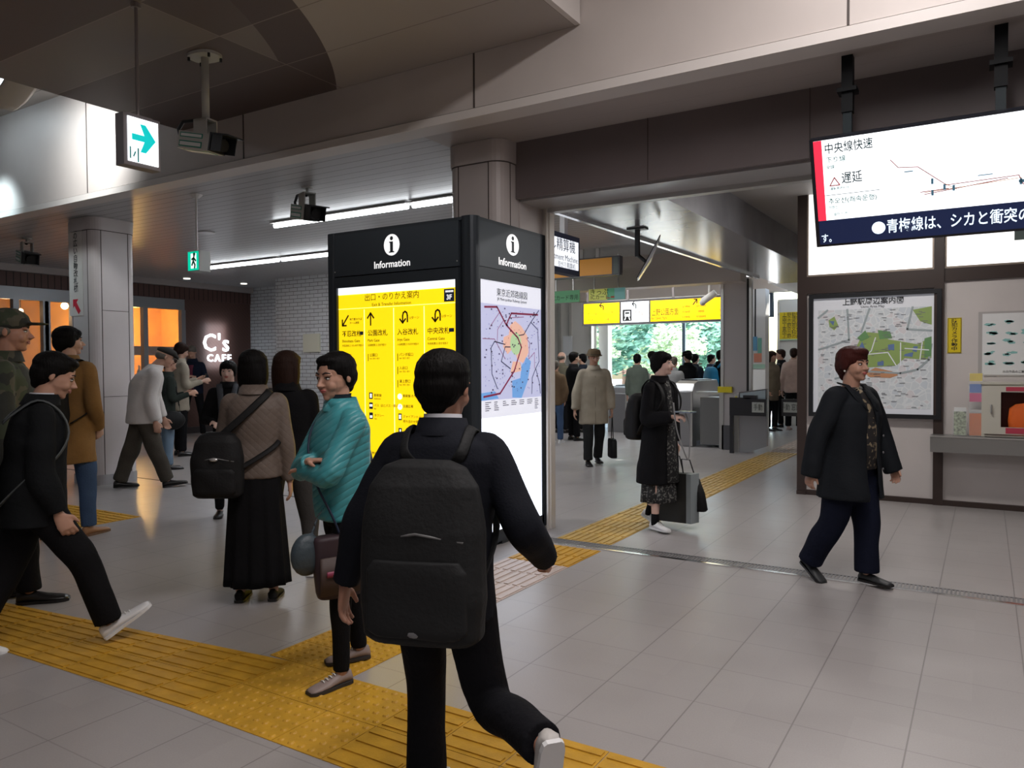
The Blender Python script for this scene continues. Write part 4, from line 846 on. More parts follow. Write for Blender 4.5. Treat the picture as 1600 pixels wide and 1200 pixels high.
# brown yellow sign seen from behind it
Yg = 11.2
g0, g1, g2, g3 = AY(862, 437, Yg), AY(956, 402, Yg), AY(956, 428, Yg), AY(968, 400, Yg)
gs = empty('unlit_sign', (g1.x, Yg, g2.z), 'dull orange hanging sign with a dark end behind the fare sign', 'sign')
s = Board((g0.x, Yg, g0.z), X, Z, gs); ww, hh = g1.x - g0.x, g1.z - g2.z
zb = g2.z - g0.z
MB().box((g0.x, Yg, g2.z - .02), (g3.x, Yg + .12, g1.z + .02)).build('casing', mat('sign_casing_dark', (.10, .10, .11), .4), gs)
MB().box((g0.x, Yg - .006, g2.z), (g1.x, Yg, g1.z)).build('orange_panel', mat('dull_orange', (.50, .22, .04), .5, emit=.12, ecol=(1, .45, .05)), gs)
MB().box((g1.x + .03, Yg - .006, g2.z), (g3.x - .02, Yg, g1.z)).build('grey_panel', mat('dull_green_grey', (.13, .16, .15), .5), gs)
MB().box((g0.x + .5, Yg + .04, g1.z), (g0.x + .56, Yg + .08, 3.343)).box((g1.x - .3, Yg + .04, g1.z), (g1.x - .24, Yg + .08, 3.343)).build('hanger', WHITE, gs)
# green IC card boards
for (xa_, ya_, xb_, yb_, txt, sub, label, cols) in ((861, 453, 905, 474, 'ICカード専用', None, 'green hanging board for card gates beside the pole', [(0, 1, (.10, .28, .14))]),
    (920, 449, 976, 470, 'きっぷ', 'ICカード', 'yellow green hanging board for tickets and cards', [(0, .52, (.55, .58, .14)), (.52, .72, (.10, .34, .20)), (.72, 1, (.16, .36, .34))])):
    Yk = 12.0; a, b_ = AY(xa_, yb_, Yk), AY(xb_, ya_, Yk); t = empty('gate_board', ((a.x + b_.x) / 2, Yk, a.z), label, 'sign', 'hanging boards above the ticket gates')
    s = Board((a.x, Yk, a.z), X, Z, t); ww, hh = b_.x - a.x, b_.z - a.z
    for q, (f0, f1, c_) in enumerate(cols): s.rects('board_panel', [(ww * f0, 0, ww * f1, hh)], mat(f'board_{"green" if q == 0 and sub is None else ("olive", "emerald", "teal")[q]}', c_, .5, emit=.25, ecol=c_), -.03, .03)
    if sub: s.text([(txt, ww * .02, hh * .68, .12, 'LEFT'), (sub, ww * .05, hh * .25, .09, 'LEFT')], 0, 0, 0, INK, .001); s.rects('red_marks', [(ww * .5, hh * .12, ww * .6, hh * .2), (ww * .62, hh * .15, ww * .72, hh * .3)], mat('mark_red', (.5, .08, .04), .5), 0, .002)
    else: s.text([(txt, ww * .5, hh * .38, .10)], 0, 0, 0, INK, .001, sx=.9)
    MB().box((a.x + .1, Yk - .02, b_.z), (a.x + .12, Yk, 3.343)).box((b_.x - .12, Yk - .02, b_.z), (b_.x - .1, Yk, 3.343)).build('hanger', ALU, t)
# thin tilted screen seen edge on
q = AZ(996, 357, 2.93)
te = empty('side_screen', q, 'thin tilted display panel seen edge on, hanging from the dark ceiling', 'screen')
MB().box((q.x - .10, q.y - .06, 2.915), (q.x + .10, q.y + .06, 2.93)).build('ceiling_plate', BLK, te)
zl = AY(996, 401, q.y).z
MB().box((q.x - .022, q.y - .022, zl), (q.x + .022, q.y + .022, 2.92)).tube([(q.x, q.y, zl + .02), AY(1008, 408, q.y)], .02, 6).build('arm', BLK, te)
p0, p1 = AY(996, 437, q.y), AY(1032, 371, q.y)
ax_ = (p1 - p0).normalized(); nn = Vector((ax_.z, 0, -ax_.x))
mb = MB(); vd = Vector((q.x, q.y, 0)).normalized() * .3
mb.prism([p0 - vd * .5, p0 + nn * .012 - vd * .5 + ax_ * .02, (p0 + p1) / 2 + nn * .03 - vd * .5, p1 - vd * .5, (p0 + p1) / 2 - nn * .012 - vd * .5], vd); mb.build('casing', mat('silver_case', (.62, .63, .66), .25, .6), te)
mb = MB(); mb.prism([p0 - nn * .012 - vd * .5, p1 - nn * .012 - vd * .5, p1 - nn * .002 - vd * .5, p0 - nn * .002 - vd * .5], vd); mb.build('bezel', BLK, te)
# small cctv at the yellow sign
q_ = AY(1108, 462, 13.9); t = empty('security_camera', q_, 'white dome style camera hanging in front of the yellow direction sign', 'camera')
MB().tube([(q_.x - .12, q_.y, q_.z - .1), (q_.x + .12, q_.y, q_.z + .05)], .065, 12).build('housing', WHITE, t, True); MB().tube([(q_.x, q_.y, q_.z), (q_.x, q_.y, 3.343)], .02, 8).build('pole', WHITE, t)
MB().ball((q_.x - .12, q_.y, q_.z - .12), .06, 12).build('lens', mat('camera_cream', (.5, .5, .47)), t, True)

# ================================================================ ticket gates
def gate(x0, y0, y1, w_, h, label, slope=True):
    t = empty('ticket_gate', (x0 + w_ / 2, (y0 + y1) / 2, 0), label, 'ticket gate', 'ticket gates')
    pts = [(y0, 0), (y0, h * .84), (y0 + .12, h * .96), (y0 + .3, h), (y1 - .25, h), (y1, h * .8), (y1, 0)]
    mb = MB(); mb.prism([Vector((x0, y, z)) for y, z in pts], (w_, 0, 0)); o = mb.build('cabinet', STEEL, t); bevel(o, .012)
    MB().box((x0 + .01, y0 - .006, .02), (x0 + .035, y0, h * .84)).box((x0 + w_ - .035, y0 - .006, .02), (x0 + w_ - .01, y0, h * .84)).build('corner_strip', ALU, t)
    MB().box((x0 + .03, y0 + .35, h), (x0 + w_ - .03, y1 - .5, h + .02)).build('top_panel', mat('gate_black', (.03, .03, .035), .3), t)
    MB().box((x0 - .006, y0 + .2, .0), (x0 + w_ + .006, y1 - .2, .09)).build('kick_plate', mat('kick_blue', (.45, .5, .6), .3, .6), t)
    return t
ga = AZ(1075, 690); gb = AZ(1108, 693)
t = gate(ga.x + .02, 13.2, 14.9, .36, 1.17, 'tall steel gate cabinet behind the woman with the hair bun')
gx = ga.x + .62
MB().box((gx - .12, 13.25, .05), (gx + .32, 13.9, .88)).top('gate_unit', mat('gate_grey', (.22, .22, .22), .35, .6), 'dark grey low unit between the steel gate and the pillar', 'gate unit')
rr = empty('gate_rail', (gx, 13.2, 0), 'pale steel tube rail with two uprights beside the tall gate cabinet', 'rail')
MB().box((gx - .15, 13.12, .94), (gx + .42, 13.3, .985)).build('top_plate', ALU, rr); 
for xx in (gx + .25, gx + .34): MB().box((xx, 13.14, 0), (xx + .03, 13.17, .94)).build('upright', ALU, rr)
yb0 = AY(1124, 613, 13.1); yb1 = AY(1146, 594, 13.1)
ys = empty('yellow_box_sign', (yb0.x, 13.1, yb0.z), 'small yellow notice box on top of the gate rail', 'sign')
MB().box((yb0.x, 13.0, yb0.z), (yb1.x, 13.15, yb0.z + .10)).box((yb0.x + .05, 13.1, yb0.z + .10), (yb1.x, 13.12, yb1.z)).build('notice_plate', mat('notice_yellow_lit', (.75, .62, .02), .45), ys)
Board((yb0.x + .05, 13.098, 0), X, Z, ys).text('改札中です', .10, yb1.z - .05, .045, INK, .001)
# glass panel gate end
p0, p1 = AZ(1140, 700), AZ(1158, 702)
pg = empty('gate_end_panel', (p0.x + .2, 12.75, 0), 'reflective steel gate end with a slanted glass top', 'ticket gate', None)
xg0, xg1 = AY(1148, 650, 12.75).x, AY(1196, 650, 12.75).x
mb = MB(); mb.prism([Vector((xg0 + .07, 12.75, .0)), Vector((xg0 + .07, 12.75, 1.0)), Vector((xg1 + .02, 12.75, 1.06)), Vector((xg1 + .02, 12.75, .12)), Vector((xg0 + .2, 12.75, 0))], (0, .10, 0)); mb.build('panel', mat('panel_steel', (.45, .46, .48), .18, .9), pg)
MB().box((xg0, 12.72, 0), (xg0 + .07, 12.87, .97)).build('end_post', ALU, pg); MB().box((xg0 + .015, 12.715, .65), (xg0 + .05, 12.72, .93)).build('yellow_strip', mat('notice_yellow_lit'), pg)
mb = MB(); mb.prism([Vector((xg0 + .09, 12.74, .84)), Vector((xg0 + .09, 12.74, .98)), Vector((xg1, 12.74, 1.04)), Vector((xg1, 12.74, .84))], (0, .008, 0)); mb.build('glass_top', mat('pale_blue_glass', (.55, .66, .72), .15, .2), pg)
def gsign(xa_, xb_, y0_, y1_, Yk, txt, label):
    a, b_ = AY(xa_, y1_, Yk), AY(xb_, y0_, Yk)
    t = empty('gate_flap_sign', ((a.x + b_.x) / 2, Yk, a.z), label, 'sign', 'manual gate signs')
    MB().box((a.x, Yk, a.z), (b_.x, Yk + .05, b_.z)).build('housing', mat('gate_black'), t)
    s = Board((a.x, Yk, a.z), X, Z, t); ww, hh = b_.x - a.x, b_.z - a.z
    s.rects('sign_face', [(.03, .06, ww - .03, hh - .05)], mat('sign_grey_white', (.42, .45, .43), .4), 0, .003)
    s.text(txt, ww / 2, hh * .5, hh * .42, INK, .004, sx=.62); return t, a, b_
t, a, b_ = gsign(1172, 1197, 624, 650, 12.55, '手動', 'black framed small sign reading manual on the gate flap')
MB().box((a.x - .34, 12.57, a.z + .0), (a.x, 12.63, b_.z + .02)).box((a.x - .12, 12.57, b_.z), (a.x + .1, 12.65, b_.z + .06)).build('arm', mat('gate_black'), t)
MB().box((a.x - .34, 12.58, 0), (a.x - .28, 12.64, a.z)).build('post', mat('gate_black'), t)
t, a, b_ = gsign(1221, 1250, 624, 650, 12.8, '手動 窓口', 'second black framed manual gate sign, next to the booth edge')
MB().box((b_.x - .03, 12.84, 0), (b_.x + .03, 12.9, a.z)).build('post', mat('gate_black'), t)
# gates to the left of the passage
gl = AZ(955, 682)
gate(-8.2, 15.2, 16.6, .7, 1.02, 'low grey gate cabinet seen behind the man in the trench coat')
xl = AY(958, 640, 15.6).x; xr = AY(988, 640, 15.6).x
gate(xl, 15.3, 16.6, xr - xl, 1.0, 'grey gate cabinet between the trench coat man and the woman with the bun')
bl = AY(1100, 600, 13.6)
# posters on the far wall
yl = AY(1218, 530, 18.95); yh = AY(1252, 487, 18.95)
yp = empty('yellow_notice', (yl.x, 18.94, yl.z), 'yellow poster covered in rows of black characters on the far wall', 'poster')
s = Board((yl.x, 18.955, yl.z), X, Z, yp); ww, hh = yh.x - yl.x + .3, yh.z - yl.z
s.rects('poster_sheet', [(0, 0, ww, hh)], mat('notice_yellow'), 0, .004); s.rects('poster_edge', [(0, -.03, ww, 0)], mat('pale_green', (.4, .6, .4), .5), 0, .004)
s.text([(t, .06, hh * (.90 - .135 * j), .105, 'LEFT') for j, t in enumerate(['上野動物園', '国立博物館', '国立西洋美', '上野恩賜公', '東京文化会', '国立科学博', '上野の森美'])], 0, 0, 0, INK, .005, spacing=1.02)
# small posters on the white pillar
ya0 = 15.49
for (pa, pb, qa, qb, c_, nm) in ((1176, 1183, 526, 548, (.15, .40, .62), 'blue'), (1184, 1190, 528, 552, (.20, .50, .40), 'green'), (1178, 1190, 552, 566, (.75, .30, .20), 'red and orange'), (1174, 1195, 569, 576, (.45, .70, .55), 'pale mint')):
    a, b_ = AY(pa, qb, ya0), AY(pb, qa, ya0)
    MB().box((a.x, ya0 - .006, a.z), (b_.x, ya0 + .008, b_.z)).top('small_poster', mat('poster_' + nm.replace(' ', '_'), c_, .5), f'small {nm} sticker on the white pillar right of the gates', 'poster')
gv = AY(1183, 430, 15.49)
MB().box((AY(1179, 500, 15.49).x, 15.485, 1.9), (AY(1181, 500, 15.49).x, 15.5, 2.95)).build('dark_groove', INK, pw)
# black framed far sign in the bright exit
a, b_ = AY(1190, 496, 17.5), AY(1208, 456, 17.5)
fsn = empty('far_exit_sign', (a.x, 17.5, a.z), 'white sign in a dark blue frame hanging in the far bright doorway', 'sign')
MB().box((a.x, 17.5, a.z), (b_.x, 17.6, b_.z)).build('frame', mat('navy_frame', (.03, .06, .10), .4), fsn)
s = Board((a.x, 17.5, a.z), X, Z, fsn); ww, hh = b_.x - a.x, b_.z - a.z
s.rects('sign_face', [(0, .03, ww - .07, hh - .05)], SWh, 0, .004); s.rects('pictogram', [(ww * .1, hh * .35, ww * .55, hh * .52)], NAVY, .004, .002)
MB().box((b_.x - .05, 17.54, b_.z), (b_.x - .01, 17.58, 3.343)).build('hanger', ALU, fsn)
# white framed sheet on left pier
a, b_ = AY(880, 556, 16.95), AY(893, 525, 16.95)
MB().box((a.x, 16.94, a.z), (b_.x, 17.0, b_.z)).top('pier_panel', mat('poster_pale', (.72, .74, .76), .3), 'white panel mounted on the pier left of the trees', 'panel')

# ================================================================ outdoors
struct('ground', MB().box((-60, 20.6, -.2), (30, 70, -.01)), mat('outdoor_paving', (.75, .74, .70), .7))
def leaf_mat(nm, c_): return mat(nm, c_, .6, var=.5, vscale=4)
def shrub(name, c, r, n_, m_, label, grp, cat='shrub', leaf=.14, trunk=None):
    t = empty(name, (c[0], c[1], 0), label, cat, grp); rng = random.Random(int(c[0] * 97 + c[1] * 13)); mb = MB()
    for _ in range(n_):
        while 1:
            p = Vector((rng.uniform(-1, 1), rng.uniform(-1, 1), rng.uniform(-1, 1)))
            if .45 < p.length < 1: break
        bump = 1 + .22 * math.sin(p.x * 7 + c[0]) * math.sin(p.z * 6 + c[1])
        q = Vector((c[0] + p.x * r[0] * bump, c[1] + p.y * r[1] * bump, c[2] + p.z * r[2] * bump))
        a = rng.uniform(0, 2 * PI); u_ = Vector((math.cos(a), math.sin(a), rng.uniform(-.6, .6))).normalized(); v_ = u_.orthogonal().normalized(); v_ = (v_ + Vector((rng.uniform(-.5, .5),) * 3)).normalized()
        L = leaf * rng.uniform(.6, 1.5)
        if q.z < .02: q.z = .02 + rng.random() * .2
        mb.add([q - u_ * L, q - v_ * L * .5, q + u_ * L, q + v_ * L * .5], [(0, 1, 2, 3)])
    mb.build('foliage', m_, t)
    if trunk: MB().tube([(c[0], c[1], 0), (c[0] + .1, c[1], c[2] * .5), (c[0], c[1], c[2])], [trunk, trunk * .8, trunk * .5], 8).build('trunk', mat('bark', (.08, .06, .05), .8), t)
    return t
LG1 = leaf_mat('leaf_light', (.50, .62, .42)); LG2 = leaf_mat('leaf_dark', (.09, .19, .13)); LG3 = leaf_mat('leaf_teal', (.16, .34, .26)); LG4 = leaf_mat('leaf_rose', (.36, .24, .21))
for (px_, py_, Yd, rx, rz, nn_, m_, nm, tr) in (
    (938, 515, 24, 2.0, 1.7, 1600, LG3, 'tree', .12), (975, 500, 34, 3.2, 2.6, 2200, LG4, 'tree', .16), (1010, 505, 36, 3.4, 2.8, 2400, LG2, 'tree', .18), (1045, 505, 34, 3.0, 2.4, 2200, LG2, 'tree', .16),
    (1090, 530, 30, 2.2, 1.4, 1800, LG3, 'tree', .14), (1125, 545, 32, 1.8, 1.0, 1400, LG3, 'tree', .14), (962, 535, 27, 1.4, .7, 1300, LG1, 'shrub', None), (1000, 548, 26, 1.6, .8, 1500, LG1, 'shrub', None),
    (1035, 545, 27, 1.4, .8, 1400, LG1, 'shrub', None), (1060, 538, 28, 1.1, .8, 1000, LG1, 'shrub', None), (920, 545, 22, .9, .6, 700, LG1, 'shrub', None), (980, 522, 40, 4.5, 2.2, 2200, LG2, 'tree', .2), (1040, 518, 42, 3.6, 2.2, 2000, LG2, 'tree', .2)):
    c_ = AY(px_, py_, Yd)
    shrub('park_tree' if nm == 'tree' else 'garden_shrub', (c_.x, c_.y, max(c_.z, rz * .9)), (rx, rx * .7, rz), nn_, m_,
          {'leaf_light': 'pale sunlit shrub outside the exit', 'leaf_dark': 'dark green park tree beyond the exit', 'leaf_teal': 'mid green park tree beyond the exit', 'leaf_rose': 'tree with reddish brown leaves beyond the exit'}[m_.name] + f', {["at far left", "left of centre", "at centre", "right of centre", "at far right"][min(4, int((px_ - 905) / 45))]} of the opening, {"near" if Yd < 28 else "mid" if Yd < 35 else "far"} row',
          'park greenery outside', 'tree' if nm == 'tree' else 'shrub', leaf=.10 if nm == 'shrub' else .17, trunk=tr)
bwv = MB().box((-19, 27.5, 0), (-4, 27.8, .55)).top('garden_wall', mat('pale_stone', (.7, .68, .64), .7), 'low pale stone wall in front of the park shrubs', 'wall')
# ================================================================ people
def skin(nm, c): return mat('skin_' + nm, c, .5, sss=.08, var=.06, vscale=12)
SK1 = skin('light', (.50, .30, .22)); SK2 = skin('warm', (.42, .235, .165)); SK3 = skin('deep', (.36, .18, .12)); SKP = skin('pale', (.60, .40, .33))
def cloth(nm, c=(.03, .03, .03), rough=.85, b=.35, s=60, v=.12): return mat('cloth_' + nm, c, rough, bump=b, bscale=s, var=v, vscale=7, spec=.12)
def hairm(nm, c): return mat('hair_' + nm, c, .55, bump=.6, bscale=26, stretch=(5, 5, .7), spec=.10)
HB = hairm('black', (.0045, .004, .004)); HBR = hairm('brown', (.022, .011, .008)); HRD = hairm('reddish', (.045, .011, .009)); HG = hairm('grey', (.12, .105, .09))
EYEW = mat('eye_white', (.6, .57, .55), .3); EYED = mat('eye_dark', (.012, .008, .006), .2); LIP = mat('lip_red', (.40, .10, .09), .45); BROWM = mat('eyebrow', (.03, .02, .018), .8)
def remesh(mb, name, m_, parent, vox, smooth_it=3, fold=0, seed=0, fold_axis=0, **kw):
    me = mb.mesh('tmp'); o = bpy.data.objects.new('tmp', me); COL.objects.link(o)
    md = o.modifiers.new('r', 'REMESH'); md.mode = 'VOXEL'; md.voxel_size = vox; md.use_smooth_shade = True
    if smooth_it: sm = o.modifiers.new('s', 'SMOOTH'); sm.factor = .5; sm.iterations = smooth_it
    dg = bpy.context.evaluated_depsgraph_get(); ev = o.evaluated_get(dg); m2 = bpy.data.meshes.new_from_object(ev, depsgraph=dg)
    bpy.data.objects.remove(o); bpy.data.meshes.remove(me)
    n = len(m2.vertices)
    if fold and n:
        co = np.empty(n * 3); m2.vertices.foreach_get('co', co); co = co.reshape(-1, 3); no = np.empty(n * 3); m2.vertices.foreach_get('normal', no); no = no.reshape(-1, 3)
        r = np.random.RandomState(seed); d = np.zeros(n)
        for k, (fr, am) in enumerate(((14, 1), (22, .8), (36, .5), (9, .9))):
            v = r.normal(size=3); v[2] = abs(v[2]) * 1.1 + .5 if fold_axis == 0 else v[2] * .25; v /= np.linalg.norm(v)
            w2 = r.normal(size=3); w2 /= np.linalg.norm(w2)
            d += am * np.sin(co @ v * fr + 1.4 * np.sin(co @ w2 * fr * .45 + r.uniform(0, 6)) + r.uniform(0, 6))
        d = np.where(d > 0, d, d * .4)
        co += no * (d * fold)[:, None]; m2.vertices.foreach_set('co', co.ravel()); m2.update()
    m2.name = name; m2.materials.clear()
    o = link_mesh(name, m2, m_, parent, True); WL[o.name] = Vector((0, 0, 0)); return props(o, **kw)
def cr(pts, n=5):
    """Catmull-Rom through (position, radius pair) knots"""
    P = [Vector(p) for p, _ in pts]; R = [r if isinstance(r, tuple) else (r, r) for _, r in pts]
    out, rr = [], []
    for i in range(len(P) - 1):
        p0, p1, p2, p3 = P[max(0, i - 1)], P[i], P[i + 1], P[min(len(P) - 1, i + 2)]
        for k in range(n):
            t = k / n; out.append(.5 * ((2 * p1) + (p2 - p0) * t + (2 * p0 - 5 * p1 + 4 * p2 - p3) * t * t + (3 * p1 - p0 - 3 * p2 + p3) * t ** 3))
            rr.append(tuple(R[i][q] * (1 - t) + R[i + 1][q] * t for q in (0, 1)))
    out.append(P[-1]); rr.append(R[-1]); return out, rr
def ell(cx, cy, z, hx, hy, n=28, e=2.3, dent=0):
    pts = []
    for j in range(n):
        a = 2 * PI * j / n; c, s_ = math.cos(a), math.sin(a)
        pts.append(Vector((cx + hx * math.copysign(abs(c) ** (2 / e), c), cy + hy * math.copysign(abs(s_) ** (2 / e), s_), z)))
    return pts
class Person:
    """one figure: local frame is x to its right, y forward, z up; sizes in metres after scaling by height"""
    def __init__(s, pos, H, face, label, female=False, skin_=SK1, lean=0, head=(0, 0), hunch=0, arms=None, legs=None, build=1.0, lod=None, head_scale=1.0):
        H = s.measure(H, lean, head, hunch, legs, female, head_scale)
        s.H = H; s.k = H / 1.65; s.female = female; s.w = build; s.lean = math.radians(lean); s.hunch = hunch
        rayyaw = math.atan2(-pos[0], pos[1]); s.yaw = rayyaw - math.radians(face)
        dist = math.hypot(pos[0], pos[1]); s.dist = dist
        s.vb = lod or (.0045 if dist < 4.5 else .006 if dist < 8 else .010 if dist < 13 else .014); s.vc = s.vb * 1.7
        s.near = dist < 7.5
        s.root = empty('person', (pos[0], pos[1], 0), label, 'person', rz=s.yaw); s.skin = skin_; s.seed = int(abs(pos[0] * 131 + pos[1] * 17)) % 997
        h = H
        arms = arms or {}; legs = legs or {}
        # legs
        s.leg = {}
        L1, L2 = .245 * h, .235 * h
        hipw = .052 * h * (1.05 if female else 1)
        tmp = {}
        for side, sg in (('l', -1), ('r', 1)):
            th, sh, toe, pit = legs.get(side, ((sg * .03, .02, -1), (sg * .01, -.02, -1), 0, 0))
            hip = Vector((sg * hipw, 0, 0)); kn = hip + Vector(th).normalized() * L1; an = kn + Vector(sh).normalized() * L2
            tmp[side] = (hip, kn, an, toe, pit)
        low = min(t[2].z - .062 * s.k - abs(math.sin(math.radians(t[4]))) * (.055 if t[4] > 0 else .13) * s.k for t in tmp.values())
        s.hz = -low
        for q, t in tmp.items(): s.leg[q] = tuple(Vector((v.x, v.y, v.z + s.hz)) for v in t[:3]) + t[3:]
        s.pz = s.hz                                         # hip height
        s.full = h; up = h - .505 * h                        # standing offset
        s.zoff = s.hz - .52 * h                              # vertical drop because of the pose
        # arms
        s.arm = {}
        for side, sg in (('l', -1), ('r', 1)):
            ud, fd, hd, curl = arms.get(side, ((sg * .18, .02, -1), (sg * .05, .15, -1), None, .5))
            sh = s.B(Vector((sg * (.094 if female else .101) * h * s.w ** .5, 0, .797 * h)))
            e = sh + Vector(ud).normalized() * .175 * h; w_ = e + Vector(fd).normalized() * .150 * h
            s.arm[side] = (sh, e, w_, Vector(hd).normalized() if hd else (w_ - e).normalized(), curl)
        s.headc = s.B(Vector((0, .012 * h, .932 * h)))
        hy, hp = math.radians(head[0]), math.radians(head[1])
        s.HR = Matrix.Rotation(-hy, 3, 'Z') @ Matrix.Rotation(-hp - s.lean * .4, 3, 'X'); s.hs = .138 * h * head_scale
    def measure(s, H, lean, head, hunch, legs, female, hsc):
        """body height that brings the crown of the posed figure to H"""
        lo = []
        for side, sg in (('l', -1), ('r', 1)):
            th, sh, toe, pit = (legs or {}).get(side, ((sg * .03, .02, -1), (sg * .01, -.02, -1), 0, 0))
            z = .245 * Vector(th).normalized().z + .235 * Vector(sh).normalized().z - .0376 - abs(math.sin(math.radians(pit))) * (.0333 if pit > 0 else .0788); lo.append(z)
        hz = -min(lo); s.full = 1; s.lean = math.radians(lean); s.hunch = hunch; s.zoff = hz - .52
        return H / (s.B(Vector((0, .012, .932))).z + .077 * hsc)
    def B(s, p):
        """bend of the trunk: leans and hunches everything above the hips, after dropping for the pose"""
        h = s.full; z0 = .54 * h; q = Vector(p)
        if q.z > z0:
            t = q.z - z0; f = min(1, t / (.25 * h)); a = -s.lean * (.5 + .5 * f); y, z = q.y, t
            q.y = y * math.cos(a) - z * math.sin(a); q.z = z0 + y * math.sin(a) + z * math.cos(a)
            hf = max(0, (t - .12 * h) / (.25 * h)); q.y += s.hunch * hf * hf * h; q.z -= s.hunch * .4 * hf * hf * h
        q.z += s.zoff; return q
    def torso(s, rg, mb, n=28):
        """rg: list of (z fraction, half width, half depth, forward offset)"""
        h = s.full; out = []
        for z, hx, hy, yo, *e in rg: out.append([s.B(p) for p in ell(0, yo * h, z * h, hx * h * s.w, hy * h * s.w, n, e[0] if e else 2.4)])
        mb.rings(out)
    def hp(s, x, y, z): return s.headc + s.HR @ (Vector((x, y, z)) * s.hs)
    def hb(s, mb, c, r, seg=16): mb.ball(s.hp(*c), tuple(q * s.hs for q in r), seg, rot=s.HR)
    def body(s):
        mb = MB(); h = s.full; k = s.k
        # trunk and neck
        s.torso([(.50, .075, .05, 0), (.60, .068, .045, 0), (.70, .08, .052, 0), (.78, .085, .05, -.003), (.82, .05, .036, -.004)], mb, 16)
        nk = [s.B(Vector((0, -.008 * h, .79 * h))), s.B(Vector((0, -.002 * h, .85 * h))), s.hp(0, -.05, -.12)]
        mb.tube(nk, [(.040 * h, .040 * h), (.036 * h, .034 * h), (.036 * h, .034 * h)], 16)
        # head
        for c, r in (((0, -.07, .14), (.335, .42, .36)), ((0, .06, -.05), (.285, .31, .36)), ((0, .13, -.27), (.19, .20, .19)), ((0, .245, -.385), (.085, .085, .07)),
                     ((.13, .23, -.14), (.11, .11, .12)), ((-.13, .23, -.14), (.11, .11, .12)), ((.11, .30, .085), (.12, .06, .035)), ((-.11, .30, .085), (.12, .06, .035)),
                     ((.345, -.06, -.02), (.03, .065, .11)), ((-.345, -.06, -.02), (.03, .065, .11)), ((0, .33, -.235), (.085, .05, .05)), ((.045, .40, -.135), (.035, .04, .03)), ((-.045, .40, -.135), (.035, .04, .03))): s.hb(mb, c, r)
        mb.tube([s.hp(0, .325, .06), s.hp(0, .385, -.05), s.hp(0, .455, -.125), s.hp(0, .38, -.155)], [(.035 * s.hs, .03 * s.hs), (.04 * s.hs, .04 * s.hs), (.055 * s.hs, .045 * s.hs), (.04 * s.hs, .03 * s.hs)], 10)
        # limbs
        for side in 'lr':
            hip, kn, an, toe, pit = s.leg[side]; mb.tube(*cr([(hip, .055 * k), (kn, .042 * k), (kn.lerp(an, .35), .045 * k), (an, .030 * k)]), seg=12)
            mb.ball(an - Z * .02 * k, .032 * k, 10)
            sh, e, w_, hd, curl = s.arm[side]; mb.tube(*cr([(sh, .038 * k), (e, .033 * k), (e.lerp(w_, .3), .034 * k), (w_, (.024 * k, .020 * k))]), seg=12)
            mb.tube([s.B(Vector((0, 0, .80 * h))), sh], [.04 * k, .04 * k], 10)
            s.hand(mb, side)
        o = remesh(mb, 'body', s.skin, s.root, s.vb, 2)
        if s.dist < 14: s.face()
        return o
    def hand(s, mb, side):
        sh, e, w_, hd, curl = s.arm[side]; k = s.k * (.92 if s.female else 1); sg = 1 if side == 'r' else -1
        d = hd; fwd = Vector((0, 1, 0)); thumb = s.thumbdir.get(side, fwd) if hasattr(s, 'thumbdir') else fwd
        u = thumb - d * thumb.dot(d)
        if u.length < .2: u = Vector((-sg, 0, .3)) - d * Vector((-sg, 0, .3)).dot(d)
        u.normalize(); n = d.cross(u) * sg                     # palm normal
        n = -n if n.dot(Vector((-sg, 0, 0))) < 0 and abs(n.x) > .3 else n
        p0 = w_ + d * .008 * k
        mb.tube([w_ - d * .01 * k, w_ + d * .03 * k, w_ + d * .065 * k, w_ + d * .088 * k], [(.026 * k, .020 * k), (.036 * k, .017 * k), (.041 * k, .015 * k), (.038 * k, .012 * k)], 14, ref=u)
        for j, (off, ln, sp) in enumerate(((.030, .070, .10), (.010, .078, .03), (-.010, .073, -.03), (-.029, .058, -.10))):
            b = w_ + d * (.082 - abs(j - 1.3) * .003) * k + u * off * k; dd = (d + u * sp).normalized(); pts = [b - dd * .015 * k]
            a = 0; p = b; pts.append(p)
            for q, f in enumerate((.42, .32, .26)):
                a += curl * (.8 if q else .55) * (1 + .15 * j); v = (dd * math.cos(a) + n * math.sin(a)); p = p + v * ln * f * k; pts.append(p)
            mb.tube(pts, [.0095 * k, .0092 * k, .0088 * k, .0082 * k, .0068 * k], 8)
        tb = w_ + d * .022 * k + u * .026 * k; t1 = (d * .62 + u * .72 + n * .25).normalized(); t2 = (d * .9 + u * .25 + n * .4).normalized()
        mb.tube([tb - t1 * .012 * k, tb + t1 * .032 * k, tb + t1 * .032 * k + t2 * .028 * k, tb + t1 * .032 * k + t2 * .052 * k], [.013 * k, .0115 * k, .010 * k, .0075 * k], 8)
    def face(s):
        mb = MB()
        for q in (-1, 1): s.hb(mb, (q * .125, .305, .01), (.062, .045, .024), 12)
        mb.build('eyes', EYEW, s.root, True)
        mb = MB()
        for q in (-1, 1):
            s.hb(mb, (q * .125, .325, .01), (.028, .030, .023), 10)
            mb.tube([s.hp(q * .06, .335, .018), s.hp(q * .12, .352, .040), s.hp(q * .19, .30, .022)], .010 * s.hs, 6)
        mb.build('pupils_and_lids', EYED, s.root, True)
        mb = MB()
        for q in (-1, 1): mb.tube([s.hp(q * .05, .355, .105), s.hp(q * .13, .355, .135), s.hp(q * .21, .29, .11)], [(.016 * s.hs, .014 * s.hs), (.018 * s.hs, .014 * s.hs), (.008 * s.hs, .01 * s.hs)], 6)
        mb.build('eyebrows', BROWM, s.root, True)
